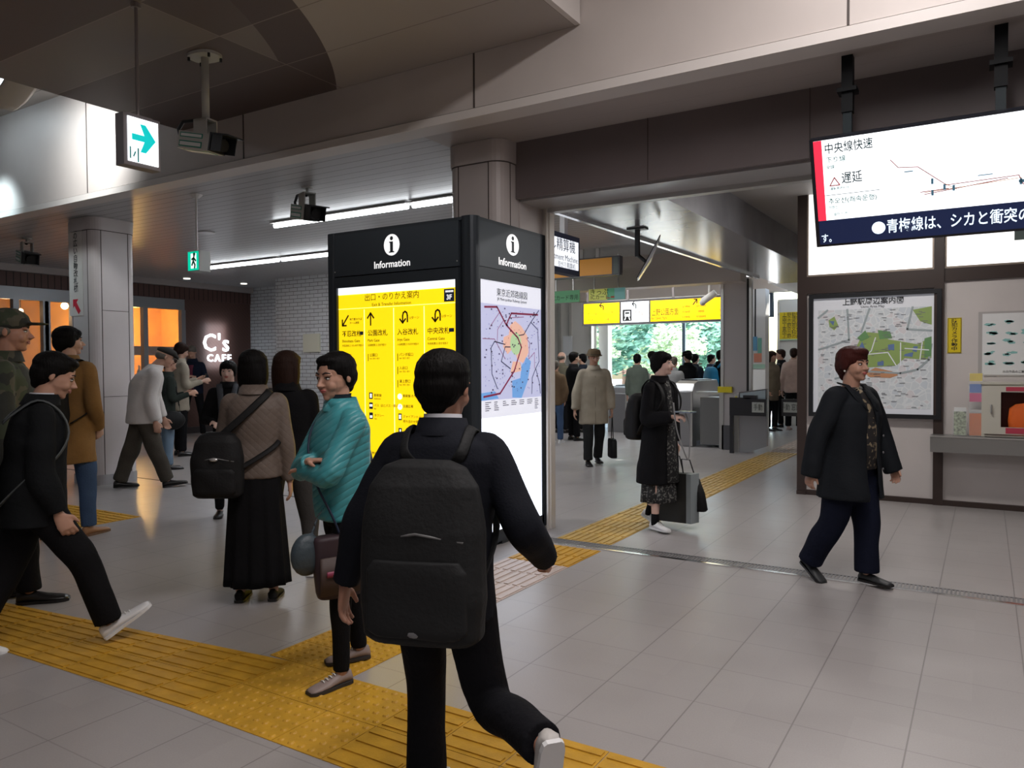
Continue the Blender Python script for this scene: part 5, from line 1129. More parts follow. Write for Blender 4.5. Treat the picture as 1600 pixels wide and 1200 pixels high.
        mb = MB(); mb.tube([s.hp(-.085, .345, -.235), s.hp(-.03, .378, -.222), s.hp(0, .380, -.228), s.hp(.03, .378, -.222), s.hp(.085, .345, -.235)], [.012 * s.hs, .02 * s.hs, .017 * s.hs, .02 * s.hs, .012 * s.hs], 8)
        mb.tube([s.hp(-.07, .345, -.255), s.hp(0, .376, -.262), s.hp(.07, .345, -.255)], [.010 * s.hs, .023 * s.hs, .010 * s.hs], 8); mb.build('lips', LIP if s.female else mat('lip_brown', (.33, .13, .10), .5), s.root, True)
    def hair(s, m_, style='short'):
        mb = MB(); hb = s.hb
        if style == 'short':
            hb(mb, (0, -.10, .20), (.375, .43, .345)); hb(mb, (0, -.22, .02), (.345, .30, .34)); hb(mb, (.30, -.10, .10), (.07, .16, .20)); hb(mb, (-.30, -.10, .10), (.07, .16, .20)); hb(mb, (0, .12, .36), (.26, .24, .13))
            hb(mb, (0, -.30, -.22), (.20, .12, .16))
        elif style == 'fringe':
            hb(mb, (0, -.09, .20), (.395, .46, .36)); hb(mb, (0, -.22, .0), (.36, .32, .38)); hb(mb, (0, .22, .27), (.29, .17, .15)); hb(mb, (.31, -.04, .05), (.08, .18, .28)); hb(mb, (-.31, -.04, .05), (.08, .18, .28)); hb(mb, (0, -.30, -.24), (.22, .14, .2))
        elif style == 'puffy':
            hb(mb, (0, -.10, .22), (.42, .47, .38)); hb(mb, (0, -.26, .02), (.38, .32, .40)); hb(mb, (0, .18, .36), (.30, .24, .16)); hb(mb, (.34, -.08, .08), (.09, .18, .26)); hb(mb, (-.34, -.08, .08), (.09, .18, .26)); hb(mb, (0, -.32, -.26), (.24, .15, .2))
        elif style in ('bob', 'long'):
            L = -.52 if style == 'bob' else -.80
            hb(mb, (0, -.08, .20), (.40, .46, .37)); hb(mb, (0, .20, .30), (.29, .20, .14))
            for q in (-1, 1): mb.tube(*cr([(s.hp(q * .27, -.05, .25), .17 * s.hs), (s.hp(q * .33, -.06, 0), (.13 * s.hs, .2 * s.hs)), (s.hp(q * .34, -.06, -.3), (.12 * s.hs, .2 * s.hs)), (s.hp(q * .30, -.07, L), (.08 * s.hs, .14 * s.hs))]), seg=12)
            mb.rings([[s.hp(x.x, x.y, x.z) for x in ell(0, -.22, zz, hx, hy, 20)] for zz, hx, hy in ((.3, .30, .28), (0, .37, .30), (-.3, .39, .27), (L, .36, .20), (L - .1, .28, .12))])
        elif style == 'bun':
            hb(mb, (0, -.09, .20), (.38, .44, .35)); hb(mb, (0, -.22, .0), (.34, .30, .36)); hb(mb, (0, .21, .27), (.29, .17, .16)); hb(mb, (0, -.42, .42), (.20, .19, .18)); hb(mb, (.31, -.06, .06), (.07, .15, .24)); hb(mb, (-.31, -.06, .06), (.07, .15, .24)); hb(mb, (0, -.30, -.22), (.18, .12, .18))
        elif style == 'balding':
            hb(mb, (0, -.24, .02), (.35, .27, .22)); hb(mb, (.28, -.12, .02), (.09, .18, .14)); hb(mb, (-.28, -.12, .02), (.09, .18, .14))
        return remesh(mb, 'hair', m_, s.root, s.vb * 1.15, 2, fold=.0022 if s.near else 0, seed=s.seed, fold_axis=1)
    def hat(s, kind, m_):
        mb = MB(); hb = s.hb
        if kind == 'flat':
            hb(mb, (0, -.02, .30), (.42, .50, .21)); mb.tube([s.hp(-.22, .36, .20), s.hp(0, .56, .16), s.hp(.22, .36, .20)], [.06 * s.hs, .10 * s.hs, .06 * s.hs], 8, flat=.5)
            hb(mb, (0, .36, .21), (.30, .20, .07))
        elif kind == 'cap':
            hb(mb, (0, -.06, .25), (.40, .47, .33)); hb(mb, (0, .50, .20), (.26, .30, .035)); hb(mb, (0, -.2, .15), (.37, .33, .2))
        else:   # brimmed felt hat
            mb.rings([[s.hp(x.x, x.y, x.z) for x in ell(0, -.03, zz, hx, hy, 28, 2)] for zz, hx, hy in ((.13, .40, .46), (.16, .58, .64), (.19, .42, .48), (.36, .40, .46), (.50, .34, .38), (.54, .20, .24))])
        o = remesh(mb, 'hat', m_, s.root, s.vb * 1.1, 2)
        if kind == 'felt': MB().rings([[s.hp(x.x, x.y, x.z) for x in ell(0, -.03, zz, hx, hy, 28, 2)] for zz, hx, hy in ((.20, .428, .49), (.27, .423, .485))]).build('hat_band', mat('hat_band', (.05, .035, .02), .7), o, True)
        return o
    def top(s, m_, hem=.47, name='jacket', widths=None, sleeve=(.062, .052, .046, .042), fold=.004, collar=True, arms='lr', short=1.0, extra=None, cuff=.94, puff=0):
        mb = MB(); h = s.full
        f = s.female
        base = widths or ([(hem, .100, .072, 0), (.56, .098, .070, 0), (.64, .094, .066, .002), (.72, .104, .074, .002), (.775, .108, .068, -.002), (.81, .092, .058, -.005), (.832, .060, .045, -.008), (.85, .040, .038, -.008)] if f else
                          [(hem, .106, .074, 0), (.56, .104, .072, 0), (.64, .104, .070, 0), (.72, .114, .076, .002), (.775, .120, .072, -.002), (.81, .102, .060, -.006), (.834, .064, .046, -.010), (.852, .042, .040, -.010)])
        s.torso(base, mb)
        for side in arms:
            sh, e, w_, hd, curl = s.arm[side]; k = s.k * s.w ** .5; we = e.lerp(w_, cuff)
            inn = s.B(Vector((0, 0, .80 * h))).lerp(sh, .72)
            a, b_, c_, d_ = sleeve
            mb.tube(*cr([(inn, a * k * .82), (sh, a * k * .92), (sh.lerp(e, .5), (a + b_) / 2 * k), (e, b_ * k * 1.04), (e.lerp(we, .5), c_ * k * 1.03), (we, d_ * k)]), seg=16)
        if extra: extra(s, mb)
        o = remesh(mb, name, m_, s.root, s.vc, 3, fold=fold * s.k, seed=s.seed)
        if collar:
            cb = MB(); rg = []
            for zz, e_ in ((.826, .012), (.862, .004), (.868, .010), (.83, .022)): rg.append([s.B(p) for p in ell(0, -.006 * h, zz * h, (.040 + e_) * h, (.037 + e_) * h, 24, 2)])
            cb.rings(rg, cap=False); cb.build('collar', m_, o, True)
        return o
    def trousers(s, m_, r=(.088, .068, .060, .062), name='trousers', fold=.003, hemf=.97, hips=.1):
        mb = MB(); h = s.full; k = s.k * s.w ** .6
        s.torso([(.475, .055, .05, 0), (.50, .092, .068, -.004), (.54, .094, .066, -.003), (.60, .082, .058, 0)], mb)
        for side in 'lr':
            hip, kn, an, toe, pit = s.leg[side]; en = kn.lerp(an, hemf)
            mb.tube(*cr([(hip + Z * .02, r[0] * k * .9), (hip.lerp(kn, .25), r[0] * k), (kn, r[1] * k), (kn.lerp(en, .5), r[2] * k), (en, r[3] * k)]), seg=16)
        return remesh(mb, name, m_, s.root, s.vc, 3, fold=fold * s.k, seed=s.seed + 5)
    def skirt(s, m_, top_=.60, bot=.12, w0=.085, w1=.13, d1=None, folds=9, amp=.012, name='skirt', yo=0):
        h = s.full; rg = []; n = 90
        for i in range(13):
            t = i / 12; z = (top_ + (bot - top_) * t) * h + s.zoff * (1 - t); hx = (w0 + (w1 - w0) * t ** .8) * h * s.w; hy = hx * (d1 or .75)
            l = []
            for j in range(n):
                a = 2 * PI * j / n; f = 1 + amp * 8 * t * (math.sin(a * folds + 1.1 * math.sin(a * 2 + s.seed)) + .4 * math.sin(a * (folds * 2 + 1)))
                l.append(Vector((hx * f * math.cos(a), yo * h * t + hy * f * math.sin(a), z)))
            rg.append(l)
        return MB().rings(rg).build(name, m_, s.root, True)
    def shoes(s, m_, sole=None, style='shoe', ln=.26, wd=.047):
        k = s.k * (.92 if s.female else 1)
        for side in 'lr':
            hip, kn, an, toe, pit = s.leg[side]; sg = 1 if side == 'r' else -1
            R = Matrix.Rotation(-math.radians(toe) * sg, 3, 'Z') @ Matrix.Rotation(math.radians(pit), 3, 'X')
            base = an + R @ Vector((0, 0, 0)); off = -.062 * k
            rg = []; sr = []
            prof = [(-.062, .020, .050), (-.055, .030, .070), (-.03, .036, .088 if style != 'low' else .066), (.0, .036, .086 if style != 'low' else .056), (.04, .038, .066 if style != 'low' else .04), (.09, .046, .050 if style != 'low' else .036), (.14, .048, .040), (.175, .042, .033), (.195, .026, .026)]
            for y, hw, top_ in prof:
                y *= ln / .26 * 1.0; hw *= wd / .047; l = []
                for j in range(14):
                    a = 2 * PI * j / 14; x_ = hw * math.cos(a); zz = (math.sin(a) * .5 + .5) ** (.8) * top_
                    if math.sin(a) > .3: x_ *= (.72 if y < .08 else .85)
                    l.append(base + R @ (Vector((x_, y, zz)) * k + Vector((0, 0, off))))
                rg.append(l)
                sr.append([base + R @ (Vector((xx, y * 1.02, zz)) * k + Vector((0, 0, off))) for xx, zz in ((-hw * 1.06, -.0), (-hw * 1.08, .016), (hw * 1.08, .016), (hw * 1.06, -.0))])
            o = MB().rings(rg).build('shoe', m_, s.root, True)
            MB().rings(sr).build('sole', sole or m_, o)
            if style == 'sneaker' and s.near:
                mb = MB()
                for q in range(4): y = .045 + q * .022; zz = .066 - q * .0065; mb.tube([base + R @ (Vector((-.018, y, zz)) * k + Vector((0, 0, off))), base + R @ (Vector((0, y, zz + .006)) * k + Vector((0, 0, off))), base + R @ (Vector((.018, y, zz)) * k + Vector((0, 0, off)))], .003, 5)
                mb.build('laces', WHITE, o)
    def W(s, p): return Vector((s.root.location.x, s.root.location.y, 0)) + Matrix.Rotation(s.yaw, 3, 'Z') @ Vector(p)
    def thing(s, name, label, cat, p=(0, 0, 0), group=None):
        """a carried thing: its own top-level Empty sharing the bearer's frame"""
        t = empty(name, s.W(p), label, cat, group, rz=s.yaw); t['_o'] = 0; del t['_o']; return t, Vector(p)
def carried(P, name, label, cat, parts, p=None):
    """parts: list of (name, MB in the bearer's local frame, material, smooth, remesh voxel or 0)"""
    vs = [v for q in parts for v in q[1].v]; c = Vector([sum(v[i] for v in vs) / len(vs) for i in (0, 1, 2)]); c.z = min(v[2] for v in vs)
    t = empty(name, P.W(c), label, cat, rz=P.yaw)
    for nm, mb, m_, sm, vx in parts:
        mb.v = [(v[0] - c.x, v[1] - c.y, v[2] - c.z) for v in mb.v]
        if vx: remesh(mb, nm, m_, t, vx, 2, fold=.003, seed=int(P.seed))
        else: mb.build(nm, m_, t, sm)
    return t
def backpack(P, label, m_, w_=.15, d_=.09, z0=.50, z1=.78, y=-.105, strap=None, tag=None, pocket=True, straps=True, x0=0, tilt=0):
    h = P.full; mb = MB(); rg = []
    for t, a, b in ((0, .80, .75), (.04, .94, .95), (.25, 1.0, 1.06), (.6, .98, 1.0), (.85, .86, .82), (.96, .66, .58), (1.0, .4, .3)):
        z = (z0 + (z1 - z0) * t) * h; rg.append([P.B(v) for v in ell(x0 * h, (y - d_ * .5) * h * 1.0, z, w_ * a * h * .5 * 1.25, d_ * b * h * .55, 24, 3.2)])
    mb.rings(rg); parts = [('pack_body', mb, m_, True, P.vc * .8)]
    if pocket:
        pk = MB(); pk.rings([[P.B(v) for v in ell(x0 * h, (y - d_ * 1.0) * h, (z0 + (z1 - z0) * t) * h, w_ * a * h * .5, .016 * h * a, 20, 3)] for t, a in ((.06, .8), (.1, 1), (.4, 1), (.46, .85))]); parts.append(('front_pocket', pk, m_, True, P.vc * .8))
        zp = MB(); zz = z0 + (z1 - z0) * .56; zp.tube([P.B(Vector(((x0 - w_ * .45) * h, (y - d_ * .95) * h, zz * h))), P.B(Vector((x0 * h, (y - d_ * 1.08) * h, (zz + .015) * h))), P.B(Vector(((x0 + w_ * .45) * h, (y - d_ * .95) * h, zz * h)))], .004, 6); parts.append(('zip', zp, mat('zip_grey', (.10, .10, .10), .4), True, 0))
    if straps:
        st = MB()
        for q in (-1, 1):
            pts = [P.B(Vector((q * .045 * h, (y + .005) * h, (z1 - .01) * h))), P.B(Vector((q * .062 * h, -.075 * h, .80 * h))), P.B(Vector((q * .068 * h, -.02 * h, .847 * h))), P.B(Vector((q * .070 * h, .045 * h, .815 * h))), P.B(Vector((q * .078 * h, .085 * h, .74 * h))), P.B(Vector((q * .105 * h, .055 * h, .66 * h))), P.B(Vector((q * .115 * h, -.02 * h, .60 * h))), P.B(Vector((q * .075 * h, (y) * h, (z0 + .03) * h)))]
            a, r_ = cr([(p, (.020 * P.k, .005 * P.k)) for p in pts], 4); st.tube(a, r_, 8, ref=(1, 0, 0))
        parts.append(('straps', st, strap or m_, True, 0))
    if tag:
        tg = MB(); c = P.B(Vector((x0 * h, (y - d_ * 1.13) * h, (z0 + (z1 - z0) * tag[0]) * h))); tg.ball(c, (tag[2] * h, .006, tag[3] * h), 12); parts.append(('patch', tg, tag[1], True, 0))
    return carried(P, 'backpack', label, 'backpack', parts)
def gpos(x, y): q = AZ(x, y); return (q.x, q.y)
def hgt(pos, x, ytop):
    """height that puts the top of the head at this sight line"""
    d = ray(x, ytop); L = math.hypot(*pos); return CAMZ + d.z * L / math.hypot(d.x, d.y)
BLKC = cloth('black', (.0065, .0065, .0075)); NAVYC = cloth('navy', (.009, .012, .024)); DENIM = cloth('denim', (.05, .085, .16)); GREYC = cloth('grey', (.055, .052, .05)); DKS = mat('shoe_black', (.012, .011, .011), .3)
WSH = mat('shoe_white', (.62, .62, .62), .5); BG = mat('bag_black', (.007, .007, .0075), .6, bump=.2, bscale=90, spec=.25)
# ---- the woman in teal, arms folded
pos = gpos(540, 1052)
TEAL = mat('teal_quilt', (.045, .245, .27), .38, spec=.5); n = NT(TEAL)
a1 = n.m('SINE', n.m('ADD', n.m('MULTIPLY', n.z, 95), n.m('MULTIPLY', n.m('ADD', n.x, n.y), 42))); a2 = n.m('SINE', n.m('ADD', n.m('MULTIPLY', n.z, 48), n.m('MULTIPLY', n.m('SUBTRACT', n.x, n.y), 60)))
n.bump(n.m('POWER', n.m('ABSOLUTE', n.m('MULTIPLY', a1, 1)), .45), .35, .012)
n.color(n.mix(n.noise(9, 3), (.035, .20, .225), (.06, .30, .33)))
p = Person(pos, hgt(pos, 535, 547), -114, 'woman in a teal quilted jacket with folded arms, standing beside the yellow board', True, SK2, lean=2, head=(-20, 6), head_scale=1.08,
    arms={'l': ((-.12, .58, -1), (.97, .16, .02), (.9, -.3, .0), .5), 'r': ((.12, .52, -1), (-.93, .20, .26), (-.85, -.42, .12), .25)},
    legs={'l': ((-.07, .18, -1), (-.02, .02, -1), 8, 0), 'r': ((.05, -.22, -1), (.02, -.12, -1), 12, 0)})
p.body(); p.hair(HB, 'short')
p.top(TEAL, .50, 'jacket', widths=[(.50, .100, .080, 0), (.56, .102, .086, 0), (.64, .100, .084, .004), (.72, .108, .086, .006), (.775, .112, .076, .0), (.81, .094, .062, -.004), (.835, .064, .050, -.006), (.86, .050, .046, -.004)], sleeve=(.066, .058, .052, .044), fold=.003)
p.trousers(BLKC, (.086, .058, .046, .040), fold=.002); p.shoes(mat('shoe_taupe', (.26, .20, .18), .45), mat('sole_dark', (.03, .028, .028), .6), 'sneaker')
MB().rings([[p.B(v) for v in ell(0, 0, z_ * p.full, r_ * p.full, r_ * p.full * .92, 24, 2)] for z_, r_ in ((.845, .043), (.875, .040), (.88, .042))], cap=False).build('scarf', cloth('scarf_dark', (.02, .03, .04)), p.root, True)
h = p.full
st = MB(); a, r_ = cr([(p.B(Vector(v) * h), (.007, .004)) for v in ((.045, -.03, .835), (.06, .05, .80), (.03, .095, .72), (-.03, .10, .62), (-.075, .07, .52), (-.085, .05, .46))], 4); st.tube(a, r_, 8, ref=(1, 0, 0))
st.tube([p.B(Vector(v) * h) for v in ((.045, -.03, .835), (.02, -.095, .74), (-.06, -.09, .58), (-.085, -.02, .46))], .006, 6)
bgm = MB().rings([[p.B(v) for v in ell(-.09 * h, .055 * h, z_ * h, .030 * h, .085 * h * q_, 20, 3.4)] for z_, q_ in ((.285, .78), (.30, .84), (.38, .95), (.455, .98), (.465, .9))])
bgp = MB().rings([[p.B(v) for v in ell(-.125 * h, .055 * h, z_ * h, .008 * h, .075 * h, 20, 3.4)] for z_ in (.30, .41)])
pk = MB().rings([[p.B(v) for v in ell(-.137 * h, .055 * h, z_ * h, .003 * h, .06 * h, 16, 3)] for z_ in (.355, .372)])
carried(p, 'shoulder_bag', 'maroon and black bag hanging at the hip of the teal jacket woman', 'bag', [('bag_body', bgm, mat('bag_maroon', (.028, .014, .018), .6), True, 0), ('front_pocket', bgp, mat('bag_brown', (.05, .03, .025), .6), True, 0), ('pink_label', pk, mat('bag_pink', (.22, .03, .07), .5), True, 0), ('strap', st, mat('strap_navy', (.02, .03, .06), .6), True, 0)])
bl = MB(); bl.ball(p.B(Vector((-.075, .15, .415)) * h), (.028 * h, .05 * h, .062 * h), 18); bl.tube([p.B(Vector(v) * h) for v in ((-.075, .14, .46), (-.06, .11, .52), (-.05, .08, .55))], .006, 6)
carried(p, 'shopping_bag', 'soft slate blue bag bulging behind the maroon bag of the teal jacket woman', 'bag', [('bag_body', bl, mat('bag_slate', (.035, .05, .06), .5, bump=.5, bscale=25), True, .008)])

# ---- the man in a dark suit walking away with a big backpack
pos = (AZ(692, 1205).x * .89, AZ(692, 1205).y * .89)
p = Person(pos, hgt(pos, 690, 543), 16, 'man in a dark suit with a large black backpack walking away at centre', False, SK3, lean=5, head=(14, 2), head_scale=1.12,
    arms={'l': ((-.52, -.06, -1), (-.30, .06, -1), (-.15, .15, -1), .35), 'r': ((.55, -.30, -1), (.18, .75, -.62), (0, .9, -.3), .9)},
    legs={'l': ((-.02, .30, -1), (.0, -.02, -1), 0, 0), 'r': ((.20, .02, -1), (.62, -.80, .02), -30, -72)})
SUIT = cloth('suit', (.008, .009, .013), .8, .2, 120)
p.body(); p.hair(HB, 'short')
def tails(s_, mb): pass
p.top(SUIT, .455, 'suit_jacket', widths=[(.455, .118, .088, -.004), (.54, .112, .082, -.002), (.64, .106, .074, 0), (.72, .120, .080, .002), (.775, .128, .076, -.002), (.81, .108, .062, -.008), (.834, .062, .046, -.012), (.852, .040, .038, -.012)], sleeve=(.070, .060, .054, .048), fold=.003)
p.trousers(cloth('suit_trouser', (.007, .007, .009)), (.092, .076, .070, .070), fold=.003); p.shoes(mat('sneaker_pale', (.42, .40, .38), .55), WSH, 'sneaker', ln=.28)
MB().rings([[p.B(v) for v in ell(0, -.006 * p.full, z_ * p.full, r_ * p.full, r_ * p.full * .94, 28, 2)] for z_, r_ in ((.85, .0425), (.876, .0405))], cap=False).build('shirt_collar', mat('shirt_white', (.62, .62, .66), .6), p.root, True)
backpack(p, 'large black backpack worn by the man in the dark suit', mat('pack_black', (.013, .0135, .014), .65, spec=.2, bump=.25, bscale=60), .20, .10, .445, .785, -.075, tag=(.10, mat('patch_grey', (.16, .16, .17), .5), .018, .010))
w_ = p.arm['l'][2]; e_ = p.arm['l'][1]; wt = MB(); wt.tube([w_.lerp(e_, .10), w_.lerp(e_, .24)], .034 * p.k, 16)
wt.v = wt.v; carried(p, 'wristwatch', 'metal wristwatch on the lowered hand of the suited man', 'watch', [('strap', wt, mat('watch_metal', (.10, .12, .13), .4, .5), True, 0)])

# ---- the woman with a taupe quilted jacket and a long black skirt, back to us
pos = gpos(402, 938)
TP = mat('taupe_quilt', (.125, .095, .078), .6); n = NT(TP); q1 = n.m('ABSOLUTE', n.m('SINE', n.m('MULTIPLY', n.m('ADD', n.z, n.x), 70))); q2 = n.m('ABSOLUTE', n.m('SINE', n.m('MULTIPLY', n.m('SUBTRACT', n.z, n.x), 70))); n.bump(n.m('POWER', n.m('MULTIPLY', q1, q2), .4), .3, .006)
p = Person(pos, hgt(pos, 385, 545), 12, 'woman in a taupe quilted jacket and long black skirt, seen from behind', True, SK2, head=(18, 0), arms={'r': ((.16, .0, -1), (.06, .10, -1), None, .4), 'l': ((-.22, .25, -1), (.35, .9, .1), None, .6)})
p.body(); p.hair(HB, 'bob'); p.top(TP, .50, 'jacket', sleeve=(.064, .056, .052, .046), fold=.003)
p.skirt(BLKC, .56, .07, .092, .125, .72, 11, .008); p.shoes(mat('shoe_matt_black', (.008, .008, .008), .6, spec=.2), DKS)
backpack(p, 'black backpack with a metal badge, slung on the left side of the long skirt woman', BG, .155, .10, .44, .69, -.06, tag=(.60, mat('badge_silver', (.6, .6, .6), .3, .8), .016, .007), straps=False, x0=-.115)
h = p.full; sb = MB(); a, r_ = cr([(p.B(Vector(v) * h), (.022, .004)) for v in ((-.12, -.10, .66), (-.02, -.088, .75), (.05, -.06, .82), (.066, -.01, .842), (.07, .06, .79))], 5); sb.tube(a, r_, 8, ref=(1, 0, 0))
a, r_ = cr([(p.B(Vector(v) * h), (.016, .004)) for v in ((-.07, -.11, .53), (.02, -.088, .58), (.09, -.05, .63), (.108, .02, .67))], 5); sb.tube(a, r_, 8, ref=(1, 0, 0))
carried(p, 'backpack_strap', 'wide black strap crossing the taupe jacket diagonally', 'strap', [('webbing', sb, BG, True, 0)])

# ---- the woman with long brown hair, black jacket and grey trousers
pos = gpos(452, 905)
p = Person(pos, hgt(pos, 478, 547), 14, 'woman with long brown hair, black jacket and grey cropped trousers behind the teal woman', True, SK1, head=(25, 0), lean=3,
    arms={'r': ((.14, .12, -1), (-.1, .8, .2), None, .6), 'l': ((-.26, .12, -1), (.25, .85, .1), None, .6)}, legs={'l': ((-.14, .05, -1), (-.06, -.12, -1), 5, 0), 'r': ((.10, .20, -1), (.04, .02, -1), 5, 0)})
p.body(); p.hair(HBR, 'long'); p.top(BLKC, .49, 'jacket', fold=.003); p.trousers(GREYC, (.090, .070, .056, .048), hemf=.86, fold=.002); p.shoes(mat('shoe_silver', (.35, .35, .37), .35, .3), WSH, 'low')

# ---- dark walking man at the left
pos = gpos(58, 1018)
p = Person(pos, hgt(pos, 62, 548), 88, 'man in black walking right at the left edge, white sneakers, grey backpack', False, SK2, lean=3, hunch=.03, head=(4, 18), head_scale=1.08,
    arms={'r': ((.10, -.05, -1), (.02, .34, -1), (.0, .5, -1), .55), 'l': ((-.12, -.3, -1), (-.02, .1, -1), None, .5)},
    legs={'r': ((.03, .62, -1), (.02, .34, -1), 2, 34), 'l': ((-.04, -.34, -1), (0, -.52, -1), 2, -18)})
p.body(); p.hair(HB, 'short'); p.top(cloth('black_coat', (.008, .009, .010)), .44, 'coat', widths=[(.44, .118, .10, 0), (.56, .118, .092, 0), (.64, .116, .086, 0), (.72, .122, .086, 0), (.775, .124, .08, -.004), (.81, .104, .064, -.008), (.834, .066, .048, -.012), (.852, .044, .042, -.010)], sleeve=(.072, .064, .058, .050), fold=.005)
p.trousers(BLKC, (.10, .082, .074, .074), fold=.005); p.shoes(WSH, WSH, 'sneaker', ln=.28)
backpack(p, 'blurry grey black backpack on the man walking at the left edge', mat('pack_grey', (.06, .068, .07), .7), .17, .11, .48, .78, -.10)
MB().rings([[p.B(v) for v in ell(0, -.006 * p.full, z_ * p.full, r_ * p.full, r_ * p.full * .94, 28, 2)] for z_, r_ in ((.85, .043), (.872, .041))], cap=False).build('shirt_collar', mat('shirt_white'), p.root, True)

# ---- man with camouflage cap at the very left
pos = (AZ(20, 960).x * 1.06, AZ(20, 960).y * 1.06)
CAMO = mat('camouflage', (.05, .05, .035), .85); n = NT(CAMO); nz = n.noise(9, 2); n.color(n.mix(n.m('GREATER_THAN', nz, .52), n.mix(n.m('GREATER_THAN', n.noise(14, 1), .5), (.035, .045, .025), (.07, .065, .045)), (.02, .022, .018)))
p = Person(pos, hgt(pos, 16, 482), 100, 'man in a camouflage cap and jacket at the far left edge', False, SK3, head=(0, 0), head_scale=1.05, legs={'r': ((.03, .2, -1), (.01, .05, -1), 2, 0), 'l': ((-.04, -.2, -1), (0, -.2, -1), 2, 0)})
p.body(); p.hair(HG, 'balding'); p.hat('cap', CAMO); p.top(CAMO, .46, 'jacket', sleeve=(.072, .062, .056, .05)); p.trousers(BLKC); p.shoes(DKS)

# ---- young man in the mustard coat
pos = gpos(112, 838)
MUS = cloth('mustard', (.23, .125, .045), .85, .2)
p = Person(pos, hgt(pos, 98, 508), 38, 'young man in a mustard coat and jeans, back turned, left of the column', False, SK1, head=(42, -2),
    arms={'r': ((.22, -.10, -1), (-.28, .60, -.75), None, .6), 'l': ((-.2, .1, -1), (.1, .5, -.9), None, .5)}, legs={'r': ((.05, .12, -1), (.02, .0, -1), 6, 0), 'l': ((-.05, -.15, -1), (0, -.15, -1), 6, 0)})
p.body(); p.hair(HB, 'fringe'); p.top(MUS, .36, 'coat', widths=[(.36, .112, .092, 0), (.48, .110, .086, 0), (.58, .108, .080, 0), (.66, .108, .074, 0), (.73, .116, .078, 0), (.775, .120, .072, -.002), (.81, .102, .060, -.006), (.834, .064, .046, -.010), (.852, .044, .042, -.010)], sleeve=(.068, .062, .056, .046), fold=.005)
p.trousers(DENIM, (.086, .070, .062, .06), fold=.005); p.shoes(mat('boot_tan', (.30, .15, .07), .6), mat('sole_tan', (.16, .09, .05), .6), 'sneaker')
backpack(p, 'black backpack on the man in the mustard coat', BG, .14, .08, .52, .80, -.09, pocket=False)

# ---- old man in a pale jacket with a flat cap, walking right
pos = gpos(226, 762)
p = Person(pos, hgt(pos, 233, 541), 84, 'stooped man in a pale grey jacket and flat cap walking past the column', False, SK2, lean=9, hunch=.06, head=(0, 16), head_scale=1.0, build=1.12,
    arms={'r': ((.08, -.16, -1), (.02, .20, -1), None, .6), 'l': ((-.10, .2, -1), (0, .35, -1), None, .5)}, legs={'l': ((-.03, -.30, -1), (0, -.34, -1), 2, 0), 'r': ((.03, .26, -1), (.01, .34, -1), 4, 8)})
p.body(); p.hair(HG, 'balding'); p.hat('flat', cloth('cap_dark', (.03, .028, .026))); PJ = mat('cloth_pale_jacket', (.47, .44, .42), .7, bump=.25, bscale=30, var=.06)
p.top(PJ, .455, 'jacket', widths=[(.455, .112, .100, 0), (.56, .108, .092, 0), (.64, .104, .084, -.004), (.72, .112, .084, -.008), (.775, .116, .078, -.008), (.81, .100, .062, -.008), (.834, .066, .048, -.010), (.856, .048, .044, -.008)], sleeve=(.070, .064, .058, .050), fold=.005)
p.trousers(cloth('brown_grey', (.060, .052, .042)), (.094, .080, .074, .072), fold=.005); p.shoes(DKS, DKS)

# ---- person behind him with jeans and a black bag
pos = gpos(262, 733)
p = Person(pos, hgt(pos, 256, 556), 80, 'person in jeans and dark coat holding a phone, half hidden behind the pale jacket man', False, SK2, lean=3, head=(0, 20), arms={'r': ((.15, .1, -1), (-.1, .9, .3), None, .7), 'l': ((-.1, .15, -1), (.2, .9, .3), None, .7)})
p.body(); p.hair(HBR, 'short'); p.top(cloth('dark_green', (.022, .028, .024)), .48, 'coat'); p.trousers(mat('cloth_light_denim', (.13, .19, .26), .8, var=.2)); p.shoes(DKS, DKS)
h = p.full; bb = MB(); bb.ball(Vector((.13, .02, .44)) * h, (.05 * h, .11 * h, .085 * h), 18); bb.tube([Vector(v) * h for v in ((.12, .09, .50), (.12, .06, .72), (.10, 0, .83), (.12, -.05, .6), (.12, -.08, .5))], .008, 6)
carried(p, 'shoulder_bag', 'black shoulder bag of the person in jeans near the column', 'bag', [('bag_body', bb, BG, True, .012)])

# ---- young man in a beige trench coat looking at his phone
pos = gpos(282, 712)
BEI = cloth('beige', (.33, .29, .23), .8, .2)
p = Person(pos, hgt(pos, 268, 535), 76, 'young man in a light beige coat looking down at a phone by the cafe', False, SK1, lean=2, head=(0, 18), arms={'r': ((.2, .1, -1), (-.1, .95, .25), None, .7), 'l': ((-.15, .25, -1), (.25, .9, .35), None, .7)})
p.body(); p.hair(HBR, 'fringe'); p.top(BEI, .40, 'coat'); p.trousers(BLKC); p.shoes(DKS, DKS)
w_ = (p.arm['r'][2] + p.arm['l'][2]) / 2 + Vector((0, .09, .03)); carried(p, 'phone', 'phone held by the young man in the beige coat', 'phone', [('phone_body', MB().box(w_ - Vector((.04, .006, .06)), w_ + Vector((.04, .006, .08))), INK, False, 0)])

